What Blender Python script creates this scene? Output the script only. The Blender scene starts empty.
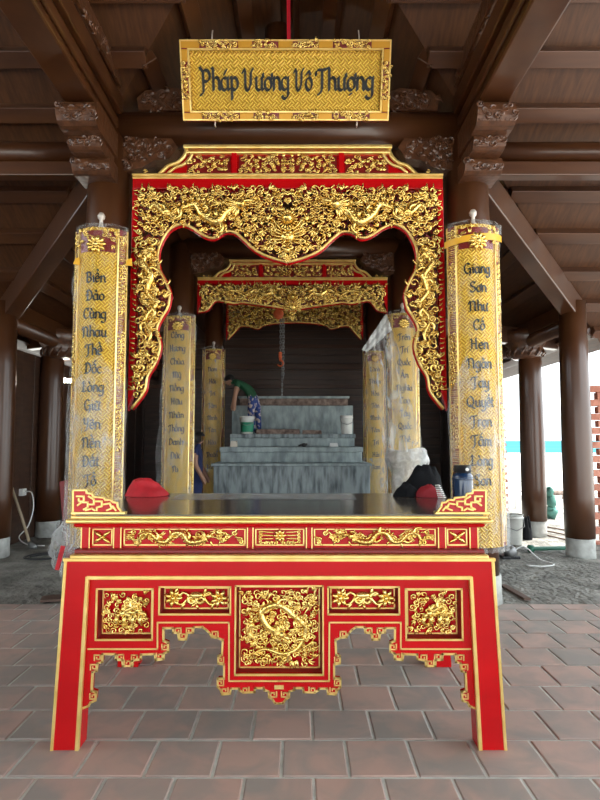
import bpy, bmesh, math, random, unicodedata
import numpy as np
from mathutils import Vector
from mathutils.geometry import tessellate_polygon

# ------------------------------------------------------------------ camera, sky, sun, exposure
S = bpy.context.scene
COL = S.collection
F_PX, CAM_H = 555.0, 1.46
TH = math.atan(40.0 / F_PX)
CT, ST = math.cos(TH), math.sin(TH)
cam = bpy.data.cameras.new('camera')
cam.sensor_fit = 'VERTICAL'; cam.sensor_height = 36.0; cam.sensor_width = 27.0
cam.lens = 36.0 * F_PX / 800.0
cam.clip_start = 0.05; cam.clip_end = 3000
camo = bpy.data.objects.new('camera', cam); COL.objects.link(camo)
camo.location = (0, 0, CAM_H); camo.rotation_euler = (math.pi / 2 + TH, 0, 0)
S.camera = camo

world = bpy.data.worlds.new('sky'); S.world = world; world.use_nodes = True
wn = world.node_tree.nodes
wn['Background'].inputs[0].default_value = (0.86, 0.95, 1.0, 1)
wn['Background'].inputs[1].default_value = 1.0

sun_d = bpy.data.lights.new('sun', 'SUN'); sun_d.energy = 2.5; sun_d.angle = math.radians(1.5)
sun_d.color = (1.0, 0.95, 0.88)
sun = bpy.data.objects.new('sun', sun_d); COL.objects.link(sun)
sun.rotation_euler = Vector((-0.42, -0.12, -0.9)).to_track_quat('-Z', 'Y').to_euler()

vs = S.view_settings
vs.view_transform = 'Standard'; vs.look = 'None'; vs.gamma = 1.0; vs.use_curve_mapping = False
vs.exposure = 2.3

# ------------------------------------------------------------------ helpers
def W(x, y, Y):
    """world point seen at pixel (x, y) at distance Y in front of the camera"""
    u = (x - 300) / F_PX; v = (400 - y) / F_PX
    dy = CT - v * ST; dz = ST + v * CT
    t = Y / dy
    return Vector((t * u, Y, CAM_H + t * dz))
def ZZ(y, Y): return W(300, y, Y).z
def XX(x, y, Y): return W(x, y, Y).x

def wloc(o):
    v = Vector((0, 0, 0))
    while o is not None:
        v = v + o.location; o = o.parent
    return v
def tag(o, label=None, cat=None, group=None, kind=None):
    if label: o['label'] = label
    if cat: o['category'] = cat
    if group: o['group'] = group
    if kind: o['kind'] = kind
    return o
def thing(name, loc, label, cat, group=None):
    o = bpy.data.objects.new(name, None); COL.objects.link(o)
    o.location = loc; o.empty_display_size = 0.1
    return tag(o, label, cat, group)
def copy_tree(o, parent=None):
    c = o.copy(); COL.objects.link(c); c.parent = parent
    for ch in list(o.children): copy_tree(ch, c)
    return c

class MB:
    def __init__(s): s.v = []; s.f = []; s.n = 0; s.uv = None
    def add(s, V, F):
        V = np.asarray(V, float).reshape(-1, 3); b = s.n
        s.v.append(V); s.n += len(V)
        for f in F: s.f.append([i + b for i in f])
        return s
    def box(s, x0, x1, y0, y1, z0, z1):
        V = [(x0,y0,z0),(x1,y0,z0),(x1,y1,z0),(x0,y1,z0),(x0,y0,z1),(x1,y0,z1),(x1,y1,z1),(x0,y1,z1)]
        return s.add(V, [(3,2,1,0),(4,5,6,7),(0,1,5,4),(1,2,6,5),(2,3,7,6),(3,0,4,7)])
    def hexa(s, V):
        return s.add(V, [(3,2,1,0),(4,5,6,7),(0,1,5,4),(1,2,6,5),(2,3,7,6),(3,0,4,7)])
    def bar(s, p0, p1, w, h, up=(0,0,1)):
        p0 = np.array(p0, float); p1 = np.array(p1, float)
        t = p1 - p0; t /= np.linalg.norm(t)
        a = np.cross(t, np.array(up, float)); a /= np.linalg.norm(a); b = np.cross(a, t)
        V = []
        for p in (p0, p1):
            for (i, j) in ((-1,-1),(1,-1),(1,1),(-1,1)): V.append(p + a*w/2*i + b*h/2*j)
        return s.add(V, [(0,1,2,3),(7,6,5,4),(0,4,5,1),(1,5,6,2),(2,6,7,3),(3,7,4,0)])
    def shape(s, loops, y0, y1):
        """loops of (x, z); first the outline, then holes; extruded from y0 (front) to y1"""
        loops = [[(float(a), float(b)) for a, b in L] for L in loops]
        flat = [p for L in loops for p in L]; n = len(flat)
        tris = tessellate_polygon([[Vector((a, b, 0)) for a, b in L] for L in loops])
        V = [(a, y0, b) for a, b in flat] + [(a, y1, b) for a, b in flat]
        Fc = []
        for t in tris:
            a, b, c = [flat[i] for i in t]
            ar = (b[0]-a[0])*(c[1]-a[1]) - (b[1]-a[1])*(c[0]-a[0])
            t = tuple(t) if ar > 0 else tuple(reversed(t))
            Fc.append(t); Fc.append(tuple(i + n for i in reversed(t)))
        k = 0
        for li, L in enumerate(loops):
            m = len(L)
            ar = sum(L[i][0]*L[(i+1)%m][1] - L[(i+1)%m][0]*L[i][1] for i in range(m))
            ccw = (ar > 0) == (li == 0)
            for i in range(m):
                a = k + i; b = k + (i+1) % m
                Fc.append((b, a, a+n, b+n) if ccw else (a, b, b+n, a+n))
            k += m
        return s.add(V, Fc)
    def tube(s, P, R, sides=6, flat=1.0, nrm=(0,-1,0), closed=False, cap=True):
        P = np.asarray(P, float); n = len(P)
        R = np.broadcast_to(np.asarray(R, float), (n,))
        if closed: T = np.roll(P, -1, 0) - np.roll(P, 1, 0)
        else: T = np.gradient(P, axis=0)
        T = T / (np.linalg.norm(T, axis=1, keepdims=True) + 1e-12)
        N = np.broadcast_to(np.array(nrm, float), (n, 3))
        B = np.cross(T, N); bl = np.linalg.norm(B, axis=1, keepdims=True)
        alt = np.cross(T, np.broadcast_to(np.array((0.31, 0.2, 0.93)), (n, 3)))
        B = np.where(bl > 0.08, B, alt); B = B / (np.linalg.norm(B, axis=1, keepdims=True) + 1e-12)
        N2 = np.cross(B, T)
        ph = np.arange(sides) / sides * 2 * math.pi
        V = P[:, None, :] + R[:, None, None] * (np.cos(ph)[None, :, None] * B[:, None, :] + flat * np.sin(ph)[None, :, None] * N2[:, None, :])
        Fc = []
        m = n if closed else n - 1
        for i in range(m):
            a = i * sides; b = ((i + 1) % n) * sides
            for j in range(sides):
                k = (j + 1) % sides
                Fc.append((a+j, b+j, b+k, a+k))
        if cap and not closed:
            Fc.append(tuple(range(sides))); e = (n-1)*sides
            Fc.append(tuple(e + j for j in reversed(range(sides))))
        return s.add(V.reshape(-1, 3), Fc)
    def cyl(s, p0, p1, r0, r1=None, n=20):
        if r1 is None: r1 = r0
        return s.tube([p0, p1], [r0, r1], n, 1, (0.02, 0.03, 1) if abs(p1[2]-p0[2]) < 0.8*np.linalg.norm(np.array(p1)-np.array(p0)) else (0,-1,0))
    def lathe(s, c, prof, n=24, ax='z'):
        V = []; Fc = []
        for r, h in prof:
            for j in range(n):
                a = 2*math.pi*j/n
                if ax == 'z': V.append((c[0]+r*math.cos(a), c[1]+r*math.sin(a), c[2]+h))
                else: V.append((c[0]+r*math.cos(a), c[1]-h, c[2]+r*math.sin(a)))
        m = len(prof)
        for i in range(m-1):
            for j in range(n):
                k = (j+1) % n
                Fc.append((i*n+j, i*n+k, (i+1)*n+k, (i+1)*n+j))
        Fc.append(tuple(reversed(range(n)))); Fc.append(tuple((m-1)*n+j for j in range(n)))
        return s.add(V, Fc)
    def ball(s, c, r, nu=8, nv=6, sc=(1,1,1)):
        V = []; Fc = []
        for i in range(nv+1):
            t = math.pi*i/nv; rr = max(math.sin(t), 1e-3)
            for j in range(nu):
                a = 2*math.pi*j/nu
                V.append((c[0]+r*sc[0]*rr*math.cos(a), c[1]+r*sc[1]*rr*math.sin(a), c[2]+r*sc[2]*math.cos(t)))
        for i in range(nv):
            for j in range(nu):
                k = (j+1) % nu
                Fc.append((i*nu+j, (i+1)*nu+j, (i+1)*nu+k, i*nu+k))
        return s.add(V, Fc)
    def grid(s, P):
        P = np.asarray(P, float); a, b = P.shape[:2]
        Fc = [(i*b+j, i*b+j+1, (i+1)*b+j+1, (i+1)*b+j) for i in range(a-1) for j in range(b-1)]
        return s.add(P.reshape(-1, 3), Fc)
    def warp(s, fn):
        V = np.concatenate(s.v); s.v = [fn(V)]; return s
    def mirror(s, xc):
        """add the mirror image about x = xc"""
        V = np.concatenate(s.v); n = s.n; F0 = list(s.f)
        M = V.copy(); M[:, 0] = 2*xc - M[:, 0]
        s.v = [V, M]; s.n = 2*n
        s.f = F0 + [[i+n for i in reversed(f)] for f in F0]
        return s
    def build(s, name, mat, parent=None, smooth=False, bevel=0, local=False, uv=None, loc=None, fixn=False):
        me = bpy.data.meshes.new(name)
        V = np.concatenate(s.v)
        off = Vector((0, 0, 0))
        if parent is not None and not local: off = wloc(parent)
        elif parent is None and loc is not None: off = Vector(loc)
        me.from_pydata((V - np.array(off)).tolist(), [], s.f)
        if mat is not None: me.materials.append(mat)
        if smooth: me.polygons.foreach_set('use_smooth', [True]*len(me.polygons))
        if uv is not None:
            L = me.uv_layers.new(name='UVMap')
            idx = np.empty(len(me.loops), int); me.loops.foreach_get('vertex_index', idx)
            L.data.foreach_set('uv', np.asarray(uv, float)[idx].ravel())
        if fixn:
            bm = bmesh.new(); bm.from_mesh(me); bmesh.ops.recalc_face_normals(bm, faces=bm.faces); bm.to_mesh(me); bm.free()
        me.update()
        o = bpy.data.objects.new(name, me); COL.objects.link(o)
        if parent is not None: o.parent = parent
        elif loc is not None: o.location = loc
        if bevel:
            b = o.modifiers.new('bevel', 'BEVEL'); b.width = bevel; b.segments = 2; b.limit_method = 'ANGLE'
            b.angle_limit = math.radians(40)
        return o

# ------------------------------------------------------------------ materials
def new_mat(name, color, rough=0.5, metal=0.0, coat=0.0, spec=0.5):
    m = bpy.data.materials.new(name); m.use_nodes = True
    b = m.node_tree.nodes['Principled BSDF']
    b.inputs['Base Color'].default_value = (*color, 1); b.inputs['Roughness'].default_value = rough
    b.inputs['Metallic'].default_value = metal
    b.inputs['Specular IOR Level'].default_value = spec
    if coat: b.inputs['Coat Weight'].default_value = coat; b.inputs['Coat Roughness'].default_value = 0.12
    return m
def vary(m, c1, c2, scale=6.0, stretch=(1,1,1), bump=0.0, bdist=0.02, detail=5, objrand=0.0, dist=0.0, lo=0.35, hi=0.65, bscale=None, rrange=None):
    nt = m.node_tree; N = nt.nodes; L = nt.links; b = N['Principled BSDF']
    tc = N.new('ShaderNodeTexCoord'); mp = N.new('ShaderNodeMapping'); mp.inputs['Scale'].default_value = stretch
    L.new(tc.outputs['Object'], mp.inputs['Vector'])
    nz = N.new('ShaderNodeTexNoise'); nz.inputs['Scale'].default_value = scale; nz.inputs['Detail'].default_value = detail
    nz.inputs['Distortion'].default_value = dist
    vec = mp.outputs['Vector']
    if objrand:
        oi = N.new('ShaderNodeObjectInfo'); va = N.new('ShaderNodeVectorMath'); va.operation = 'ADD'
        mu = N.new('ShaderNodeMath'); mu.operation = 'MULTIPLY'; mu.inputs[1].default_value = 50
        L.new(oi.outputs['Random'], mu.inputs[0]); L.new(vec, va.inputs[0]); L.new(mu.outputs[0], va.inputs[1]); vec = va.outputs[0]
    L.new(vec, nz.inputs['Vector'])
    mr = N.new('ShaderNodeMapRange'); mr.inputs['From Min'].default_value = lo; mr.inputs['From Max'].default_value = hi
    L.new(nz.outputs['Fac'], mr.inputs['Value'])
    fac = mr.outputs['Result']
    if objrand:
        ad = N.new('ShaderNodeMath'); ad.operation = 'MULTIPLY_ADD'; ad.inputs[1].default_value = objrand; ad.use_clamp = True
        sb = N.new('ShaderNodeMath'); sb.operation = 'SUBTRACT'; sb.inputs[1].default_value = 0.5
        L.new(oi.outputs['Random'], sb.inputs[0]); L.new(sb.outputs[0], ad.inputs[0]); L.new(fac, ad.inputs[2]); fac = ad.outputs[0]
    mx = N.new('ShaderNodeMix'); mx.data_type = 'RGBA'
    mx.inputs['A'].default_value = (*c1, 1); mx.inputs['B'].default_value = (*c2, 1)
    L.new(fac, mx.inputs['Factor']); L.new(mx.outputs['Result'], b.inputs['Base Color'])
    if rrange:
        r2 = N.new('ShaderNodeMapRange'); r2.inputs['To Min'].default_value = rrange[0]; r2.inputs['To Max'].default_value = rrange[1]
        L.new(nz.outputs['Fac'], r2.inputs['Value']); L.new(r2.outputs['Result'], b.inputs['Roughness'])
    if bump:
        bp = N.new('ShaderNodeBump'); bp.inputs['Strength'].default_value = bump; bp.inputs['Distance'].default_value = bdist
        h = nz.outputs['Fac']
        if bscale:
            n2 = N.new('ShaderNodeTexNoise'); n2.inputs['Scale'].default_value = bscale; n2.inputs['Detail'].default_value = 4
            L.new(vec, n2.inputs['Vector']); h = n2.outputs['Fac']
        L.new(h, bp.inputs['Height']); L.new(bp.outputs['Normal'], b.inputs['Normal'])
    return m

M = {}
M['gold'] = vary(new_mat('gold_leaf', (0.92,0.66,0.2), 0.23, 0.88), (0.97,0.72,0.24), (0.80,0.52,0.12), 14, bump=0.15)
M['gold_line'] = vary(new_mat('gold_paint', (0.9,0.64,0.2), 0.30, 0.6), (0.93,0.69,0.25), (0.78,0.53,0.15), 10)
M['red'] = vary(new_mat('red_lacquer', (0.5,0.004,0.006), 0.24, 0, 0.10, 0.25), (0.53,0.004,0.006), (0.42,0.003,0.005), 3, (0.4,1,1.5))
M['maroon'] = new_mat('maroon_lacquer', (0.19,0.006,0.006), 0.35, 0, 0.2)
M['wood'] = vary(new_mat('brown_timber', (0.10,0.04,0.018), 0.36, 0, 0.25), (0.080,0.028,0.0085), (0.052,0.0165,0.005), 3.5, (1,1,0.25), bump=0.04)
M['woodx'] = vary(new_mat('brown_timber_beam', (0.10,0.04,0.018), 0.36, 0, 0.25), (0.080,0.028,0.0085), (0.052,0.0165,0.005), 5, (0.2,2,2), bump=0.04)
M['board'] = vary(new_mat('brown_roof_board', (0.10,0.042,0.02), 0.45), (0.084,0.031,0.010), (0.050,0.017,0.005), 4, (9,1.2,1.2), bump=0.05)
M['carvedwood'] = vary(new_mat('carved_brown_timber', (0.10,0.045,0.022), 0.33, 0, 0.3), (0.115,0.044,0.018), (0.06,0.022,0.009), 20, bump=0.3)
M['panelwood'] = vary(new_mat('dark_wall_timber', (0.07,0.035,0.022), 0.38), (0.085,0.042,0.026), (0.05,0.025,0.017), 4, (0.3,1,4), bump=0.05)
M['stone'] = vary(new_mat('grey_column_footing', (0.42,0.43,0.40), 0.85), (0.50,0.51,0.48), (0.30,0.30,0.28), 7, bump=0.3)
M['concrete'] = vary(new_mat('dusty_concrete', (0.22,0.215,0.20), 0.9), (0.32,0.31,0.275), (0.15,0.145,0.128), 3.4, bump=0.9, bdist=0.08, detail=10, bscale=16)
M['steps'] = vary(new_mat('altar_concrete', (0.2,0.23,0.23), 0.8), (0.40,0.47,0.47), (0.20,0.24,0.245), 5, (1.6,1,0.6), bump=0.3, detail=8)
M['steps_dark'] = vary(new_mat('dark_streaked_concrete', (0.10,0.125,0.135), 0.6), (0.30,0.35,0.36), (0.075,0.092,0.10), 5, (2.6,1,0.5), bump=0.3, detail=7, lo=0.42, hi=0.68)  # darker, more streaked version of the altar concrete
M['brown_concrete'] = vary(new_mat('rough_brown_mortar', (0.2,0.14,0.11), 0.9), (0.30,0.22,0.18), (0.12,0.08,0.065), 12, bump=0.5)
M['tile'] = vary(new_mat('terracotta_tile', (0.23,0.13,0.105), 0.55), (0.44,0.305,0.255), (0.29,0.262,0.235), 4.5, bump=0.22, detail=10, objrand=0.7, dist=0.6, rrange=(0.4,0.75))
M['grout'] = vary(new_mat('grey_grout', (0.34,0.36,0.33), 0.9), (0.60,0.63,0.58), (0.46,0.48,0.44), 12, bump=0.2)
M['ink'] = new_mat('dark_ink', (0.010,0.012,0.014), 0.4)
M['tape'] = new_mat('yellow_tape', (0.85,0.45,0.03), 0.4)
M['hook'] = new_mat('pale_metal_hook', (0.62,0.56,0.5), 0.35, 0.3)
M['top'] = vary(new_mat('dark_polished_tabletop', (0.045,0.038,0.034), 0.16, 0, 0.5), (0.11,0.098,0.085), (0.055,0.048,0.042), 6, (0.4,3,1), bump=0.02)
M['sand'] = vary(new_mat('pale_sand', (0.62,0.60,0.55), 0.95), (0.68,0.66,0.61), (0.55,0.53,0.48), 0.3)
M['sea'] = vary(new_mat('teal_sea', (0.05,0.22,0.28), 1.0, spec=0.0), (0.03,0.125,0.155), (0.045,0.165,0.19), 0.05, (0.1,1,1))
M['brick'] = vary(new_mat('salmon_brick', (0.5,0.2,0.14), 0.85), (0.56,0.24,0.17), (0.40,0.15,0.10), 8, objrand=0.8, bump=0.2)
M['white_plastic'] = vary(new_mat('scuffed_white_plastic', (0.7,0.7,0.66), 0.4), (0.78,0.78,0.74), (0.60,0.60,0.56), 5)
M['black'] = new_mat('black_cloth', (0.006,0.0065,0.008), 0.9, spec=0.2)
M['blackplastic'] = new_mat('black_plastic', (0.015,0.015,0.017), 0.35)
M['redcloth'] = vary(new_mat('red_cloth', (0.5,0.012,0.02), 0.7), (0.58,0.014,0.024), (0.40,0.008,0.014), 8)
M['redcloth2'] = new_mat('dark_red_cloth', (0.26,0.006,0.014), 0.7)
M['bluejar'] = new_mat('navy_plastic', (0.008,0.028,0.075), 0.22, 0, 0.4)
M['orange'] = new_mat('orange_paint', (0.72,0.13,0.04), 0.45)
M['steel'] = new_mat('grey_steel', (0.25,0.25,0.25), 0.4, 0.7)
M['strap'] = new_mat('red_strap', (0.62,0.01,0.03), 0.6)
M['green'] = new_mat('green_hose', (0.03,0.16,0.10), 0.5)
M['greenlabel'] = new_mat('green_label', (0.02,0.26,0.14), 0.5)
M['plaster'] = new_mat('pale_block', (0.66,0.6,0.5), 0.9)
M['white'] = new_mat('white_paint', (0.8,0.8,0.78), 0.6)
M['pole'] = new_mat('pale_wood_pole', (0.42,0.33,0.22), 0.7)
M['rock'] = vary(new_mat('mossy_rock', (0.07,0.2,0.16), 0.9), (0.10,0.26,0.21), (0.04,0.12,0.10), 6, bump=0.4)
M['skin'] = new_mat('skin', (0.42,0.22,0.14), 0.55)
M['hair'] = new_mat('black_hair', (0.008,0.007,0.007), 0.5)
M['shirt'] = new_mat('green_shirt', (0.012,0.085,0.035), 0.8)
M['blueshirt'] = new_mat('navy_shirt', (0.012,0.022,0.09), 0.8)
M['trousers'] = vary(new_mat('floral_trousers', (0.03,0.06,0.2), 0.8), (0.02,0.05,0.22), (0.50,0.42,0.38), 14, lo=0.5, hi=0.56, detail=1)
M['shoe'] = new_mat('dark_shoe', (0.03,0.03,0.035), 0.6)
M['rust'] = new_mat('rusty_iron', (0.12,0.07,0.05), 0.7)

def weave_material():
    m = new_mat('woven_gold', (0.85,0.55,0.1), 0.34, 0.22)
    nt = m.node_tree; N = nt.nodes; L = nt.links; b = N['Principled BSDF']
    uv = N.new('ShaderNodeTexCoord')
    def mp(rot, sc):
        q = N.new('ShaderNodeMapping'); q.inputs['Rotation'].default_value = (0,0,rot); q.inputs['Scale'].default_value = (sc,sc,sc)
        L.new(uv.outputs['UV'], q.inputs['Vector']); return q.outputs['Vector']
    ck = N.new('ShaderNodeTexChecker'); ck.inputs['Scale'].default_value = 1.0
    ck.inputs['Color1'].default_value = (1,1,1,1); ck.inputs['Color2'].default_value = (0,0,0,1)
    L.new(mp(math.pi/4, 21.0), ck.inputs['Vector'])
    waves = []
    for rot in (math.pi/4, -math.pi/4):
        w = N.new('ShaderNodeTexWave'); w.inputs['Scale'].default_value = 1.0; w.inputs['Distortion'].default_value = 0.0
        w.bands_direction = 'X'
        L.new(mp(rot, 13.2), w.inputs['Vector']); waves.append(w)
    mx = N.new('ShaderNodeMix'); mx.data_type = 'FLOAT'
    L.new(ck.outputs['Color'], mx.inputs['Factor']); L.new(waves[0].outputs['Fac'], mx.inputs['A']); L.new(waves[1].outputs['Fac'], mx.inputs['B'])
    cr = N.new('ShaderNodeMix'); cr.data_type = 'RGBA'
    cr.inputs['A'].default_value = (0.62,0.30,0.016,1); cr.inputs['B'].default_value = (1.0,0.72,0.12,1)
    L.new(mx.outputs['Result'], cr.inputs['Factor']); L.new(cr.outputs['Result'], b.inputs['Base Color'])
    bp = N.new('ShaderNodeBump'); bp.inputs['Strength'].default_value = 0.8; bp.inputs['Distance'].default_value = 0.012
    L.new(mx.outputs['Result'], bp.inputs['Height']); L.new(bp.outputs['Normal'], b.inputs['Normal'])
    return m
M['weave'] = weave_material()

def film_material(name, base, amp, scale=9.0, stretch=(1,1,0.35)):
    """clear wrinkled plastic film: mostly see-through, milky in the folds, glossy"""
    m = bpy.data.materials.new(name); m.use_nodes = True
    nt = m.node_tree; N = nt.nodes; L = nt.links; N.clear()
    out = N.new('ShaderNodeOutputMaterial'); tr = N.new('ShaderNodeBsdfTransparent')
    pr = N.new('ShaderNodeBsdfPrincipled'); pr.inputs['Base Color'].default_value = (0.75,0.77,0.76,1); pr.inputs['Roughness'].default_value = 0.22
    tc = N.new('ShaderNodeTexCoord'); mp = N.new('ShaderNodeMapping'); mp.inputs['Scale'].default_value = stretch
    nz = N.new('ShaderNodeTexNoise'); nz.inputs['Scale'].default_value = scale; nz.inputs['Detail'].default_value = 6; nz.inputs['Distortion'].default_value = 0.8
    L.new(tc.outputs['Object'], mp.inputs['Vector']); L.new(mp.outputs['Vector'], nz.inputs['Vector'])
    mr = N.new('ShaderNodeMapRange'); mr.inputs['From Min'].default_value = 0.45; mr.inputs['From Max'].default_value = 0.75
    mr.inputs['To Min'].default_value = base; mr.inputs['To Max'].default_value = base + amp
    L.new(nz.outputs['Fac'], mr.inputs['Value'])
    lw = N.new('ShaderNodeLayerWeight'); lw.inputs['Blend'].default_value = 0.25
    ml = N.new('ShaderNodeMath'); ml.operation = 'MULTIPLY_ADD'; ml.inputs[1].default_value = 0.25; ml.use_clamp = True
    L.new(lw.outputs['Facing'], ml.inputs[0]); L.new(mr.outputs['Result'], ml.inputs[2])
    bp = N.new('ShaderNodeBump'); bp.inputs['Strength'].default_value = 0.6; bp.inputs['Distance'].default_value = 0.03
    L.new(nz.outputs['Fac'], bp.inputs['Height']); L.new(bp.outputs['Normal'], pr.inputs['Normal'])
    mx = N.new('ShaderNodeMixShader'); L.new(ml.outputs[0], mx.inputs[0]); L.new(tr.outputs[0], mx.inputs[1]); L.new(pr.outputs[0], mx.inputs[2])
    L.new(mx.outputs[0], out.inputs[0])
    return m
M['film'] = film_material('clear_plastic_film', 0.0, 0.20)
M['film1b'] = film_material('hazy_plastic_film', 0.10, 0.30)  # milkier film; rear wraps, and the layer that imitates reflections on the front ones
M['film2'] = film_material('bunched_plastic_film', 0.10, 0.45, 7.0)
M['film3'] = film_material('milky_plastic_film', 0.5, 0.4, 10.0, (1,1,1))

def emit(name, col, st):
    m = new_mat(name, col); b = m.node_tree.nodes['Principled BSDF']
    b.inputs['Emission Color'].default_value = (*col, 1); b.inputs['Emission Strength'].default_value = st
    return m
M['lamp'] = emit('lit_tube', (1.0,0.95,0.84), 45.0)

XC = -0.115          # the axis of the altar hall
ROWS = (5.2, 8.5, 11.8)
HALF = 1.73          # inner columns either side of the axis
OUT = 3.66           # outer columns either side of the axis
Z0, SL = 4.6, 0.65   # roof height over the front inner columns, roof slope
YR = 1.6             # ridge of the front hall
def roofF(Y): return Z0 - SL*(abs(Y-YR) - (ROWS[0]-YR))
def roofE(X): return Z0 - SL*(abs(X-XC) - HALF)

# ------------------------------------------------------------------ the setting: ground, floor, roof, walls
rng = random.Random(7)
m = MB(); m.box(-8.2, 6.6, -6.0, 5.08, -0.20, -0.006)
floor = tag(m.build('floor', M['grout']), kind='structure')
def tile_mesh(name, sx, sy):
    t = MB()
    a, b = sx/2 - 0.0065, sy/2 - 0.0065; c = 0.006
    base = [(-a,-b),(a,-b),(a,b),(-a,b)]; top = [(-a+c,-b+c),(a-c,-b+c),(a-c,b-c),(-a+c,b-c)]
    t.add([(x,y,-0.02) for x,y in base] + [(x,y,-0.004) for x,y in base] + [(x,y,0.0) for x,y in top],
          [(0,1,5,4),(1,2,6,5),(2,3,7,6),(3,0,4,7),(4,5,9,8),(5,6,10,9),(6,7,11,10),(7,4,8,11),(8,9,10,11)])
    me = bpy.data.meshes.new(name); me.from_pydata(np.concatenate(t.v).tolist(), [], t.f); me.materials.append(M['tile']); return me
TS = 0.30
tm, tl = tile_mesh('tile', TS, TS), tile_mesh('tile_cut', TS, 0.158)
rows = [2.523 + TS*k for k in range(-4, 9)]
far = MB()
for ri, y0 in enumerate(rows):
    cut = ri == len(rows) - 1
    y1 = 5.08 if cut else y0 + TS
    sh = 0.15 * (ri % 2) + rng.uniform(-0.015, 0.015)
    for k in range(-12, 12):
        o = bpy.data.objects.new('tile', tl if cut else tm); COL.objects.link(o); o.parent = floor
        o.location = (k*TS + sh + 0.07, (y0+y1)/2, rng.uniform(-0.0015, 0.001))
        o.rotation_euler = (rng.uniform(-.004,.004), rng.uniform(-.004,.004), rng.uniform(-.006,.006))
for y0 in [2.523 + TS*k for k in range(-26, 9)]:
    for k in range(-27, 22):
        if y0 > 2.523 - 4.5*TS and -12 <= k < 12: continue
        cx, cy = k*TS + 0.07, y0 + TS/2
        if y0 + TS > 5.08 or cx < -8 or cx > 6.4: continue
        a = TS/2 - 0.006
        far.add([(cx-a,cy-a,-0.003),(cx+a,cy-a,-0.003),(cx+a,cy+a,-0.003),(cx-a,cy+a,-0.003)], [(0,1,2,3)])
tag(far.build('tile_field', M['tile'], floor), kind='stuff')

m = MB()
nx, ny = 120, 90
xs = np.linspace(-8.2, 6.6, nx); ys = np.linspace(5.08, 15.0, ny)
P = np.zeros((ny, nx, 3)); r_ = np.random.RandomState(3)
for i in range(ny):
    P[i,:,0] = xs; P[i,:,1] = ys[i]
P[:,:,2] = -0.016 + 0.016*r_.rand(ny, nx) + 0.012*np.sin(P[:,:,0]*1.7+P[:,:,1]*2.3)*np.sin(P[:,:,1]*1.1)
P[0,:,2] = -0.02
m.grid(P)
tag(m.build('floor_rear', M['concrete'], smooth=True), kind='structure')
m = MB(); m.box(-60, 120, -60, 70, -0.5, -0.16)
tag(m.build('ground', M['sand']), kind='structure')
m = MB(); m.box(-1500, 1500, 70, 2600, -3.0, -2.0)
tag(m.build('sea', M['sea'], loc=(0,70,-2)), 'strip of teal sea on the horizon past the columns', 'sea', kind='stuff')

# roof: the rear and front slopes of the front hall, and the two slopes of the hall behind it
XL, XR, YE, YB = -8.0, 6.4, 8.0, 14.6
ae = YE - ROWS[0] + HALF; yv = ROWS[0] - HALF
m = MB()
def rf(x, y): return (x, y, roofF(y))
def re_(x, y): return (x, y, roofE(x))
m.add([rf(XL,YR), rf(XC,YR), rf(XC,yv), rf(XC-ae,YE), rf(XL,YE)], [(0,1,2,3,4)])
m.add([rf(XR,YR), rf(XC,YR), rf(XC,yv), rf(XC+ae,YE), rf(XR,YE)], [(4,3,2,1,0)])
m.add([rf(XL,YR), rf(XR,YR), rf(XR,-4.6), rf(XL,-4.6)], [(3,2,1,0)])
m.add([re_(XC,yv), re_(XC+ae,YE), re_(XC+ae,YB), re_(XC,YB)], [(0,1,2,3)])
m.add([re_(XC,yv), re_(XC-ae,YE), re_(XC-ae,YB), re_(XC,YB)], [(3,2,1,0)])
ceiling = tag(m.build('ceiling', M['board']), kind='structure')
PF = [2.2, 2.62, 3.04, 3.46, 3.88, 4.30, 4.72, 5.13, 5.86, 6.31, 6.78, 7.22, 7.65]
nF = Vector((0, SL, 1)).normalized()
for y in PF:
    z = roofF(y) - 0.05
    a = y - ROWS[0] + HALF
    segs = [(XL, XR)] if a <= 0 else [(XL, XC - a), (XC + a, XR)]
    for (x0, x1) in segs:
        MB().bar((x0, y, z), (x1, y, z), 0.15, 0.10, nF).build('purlin', M['woodx'], ceiling, bevel=0.008)
for y in (-0.8, 0.1, 0.9):
    MB().bar((XL, y, roofF(y)-0.05), (XR, y, roofF(y)-0.05), 0.15, 0.10, (0,-SL,1)).build('purlin', M['woodx'], ceiling, bevel=0.008)
for a in (0.02, 0.41, 0.83, 1.25, 1.66, 2.39, 2.84, 3.31, 3.75, 4.18):
    y0 = ROWS[0] + a - HALF
    for s in (-1, 1):
        if a < 0.1 and s < 0: continue
        x = XC + s*a
        MB().bar((x, y0, roofE(x)-0.05), (x, YB, roofE(x)-0.05), 0.15, 0.10, (s*SL, 0, 1)).build('purlin', M['wood'], ceiling, bevel=0.008)

# walls of the rear hall: dark boards
def plank_wall(name, axis, fixed, a0, a1, z0, z1, n, vertical, face):
    """wall with planks proud of it; axis x: wall spans x at y=fixed; axis y: spans y at x=fixed"""
    b = MB()
    if axis == 'x': b.box(a0, a1, fixed, fixed+0.08, z0, z1)
    else: b.box(min(fixed, fixed+0.08*face), max(fixed, fixed+0.08*face), a0, a1, z0, z1)
    w = tag(b.build(name, M['panelwood']), kind='structure')
    for i in range(n):
        p = MB()
        if vertical:
            u0 = a0 + (a1-a0)*i/n + 0.006; u1 = a0 + (a1-a0)*(i+1)/n - 0.006; h0, h1 = z0, z1
        else:
            u0, u1 = a0, a1; h0 = z0 + (z1-z0)*i/n + 0.006; h1 = z0 + (z1-z0)*(i+1)/n - 0.006
        d = 0.02 + 0.008*(i % 2)
        if axis == 'x': p.box(u0, u1, fixed-d, fixed, h0, h1)
        else: p.box(min(fixed, fixed-d*face), max(fixed, fixed-d*face), u0, u1, h0, h1)
        p.build('plank', M['panelwood'], w, bevel=0.006)
    return w
wb = plank_wall('wall_back', 'x', YB-0.15, XC-4.5, XC+4.5, 0, 5.85, 27, False, 1)
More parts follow.
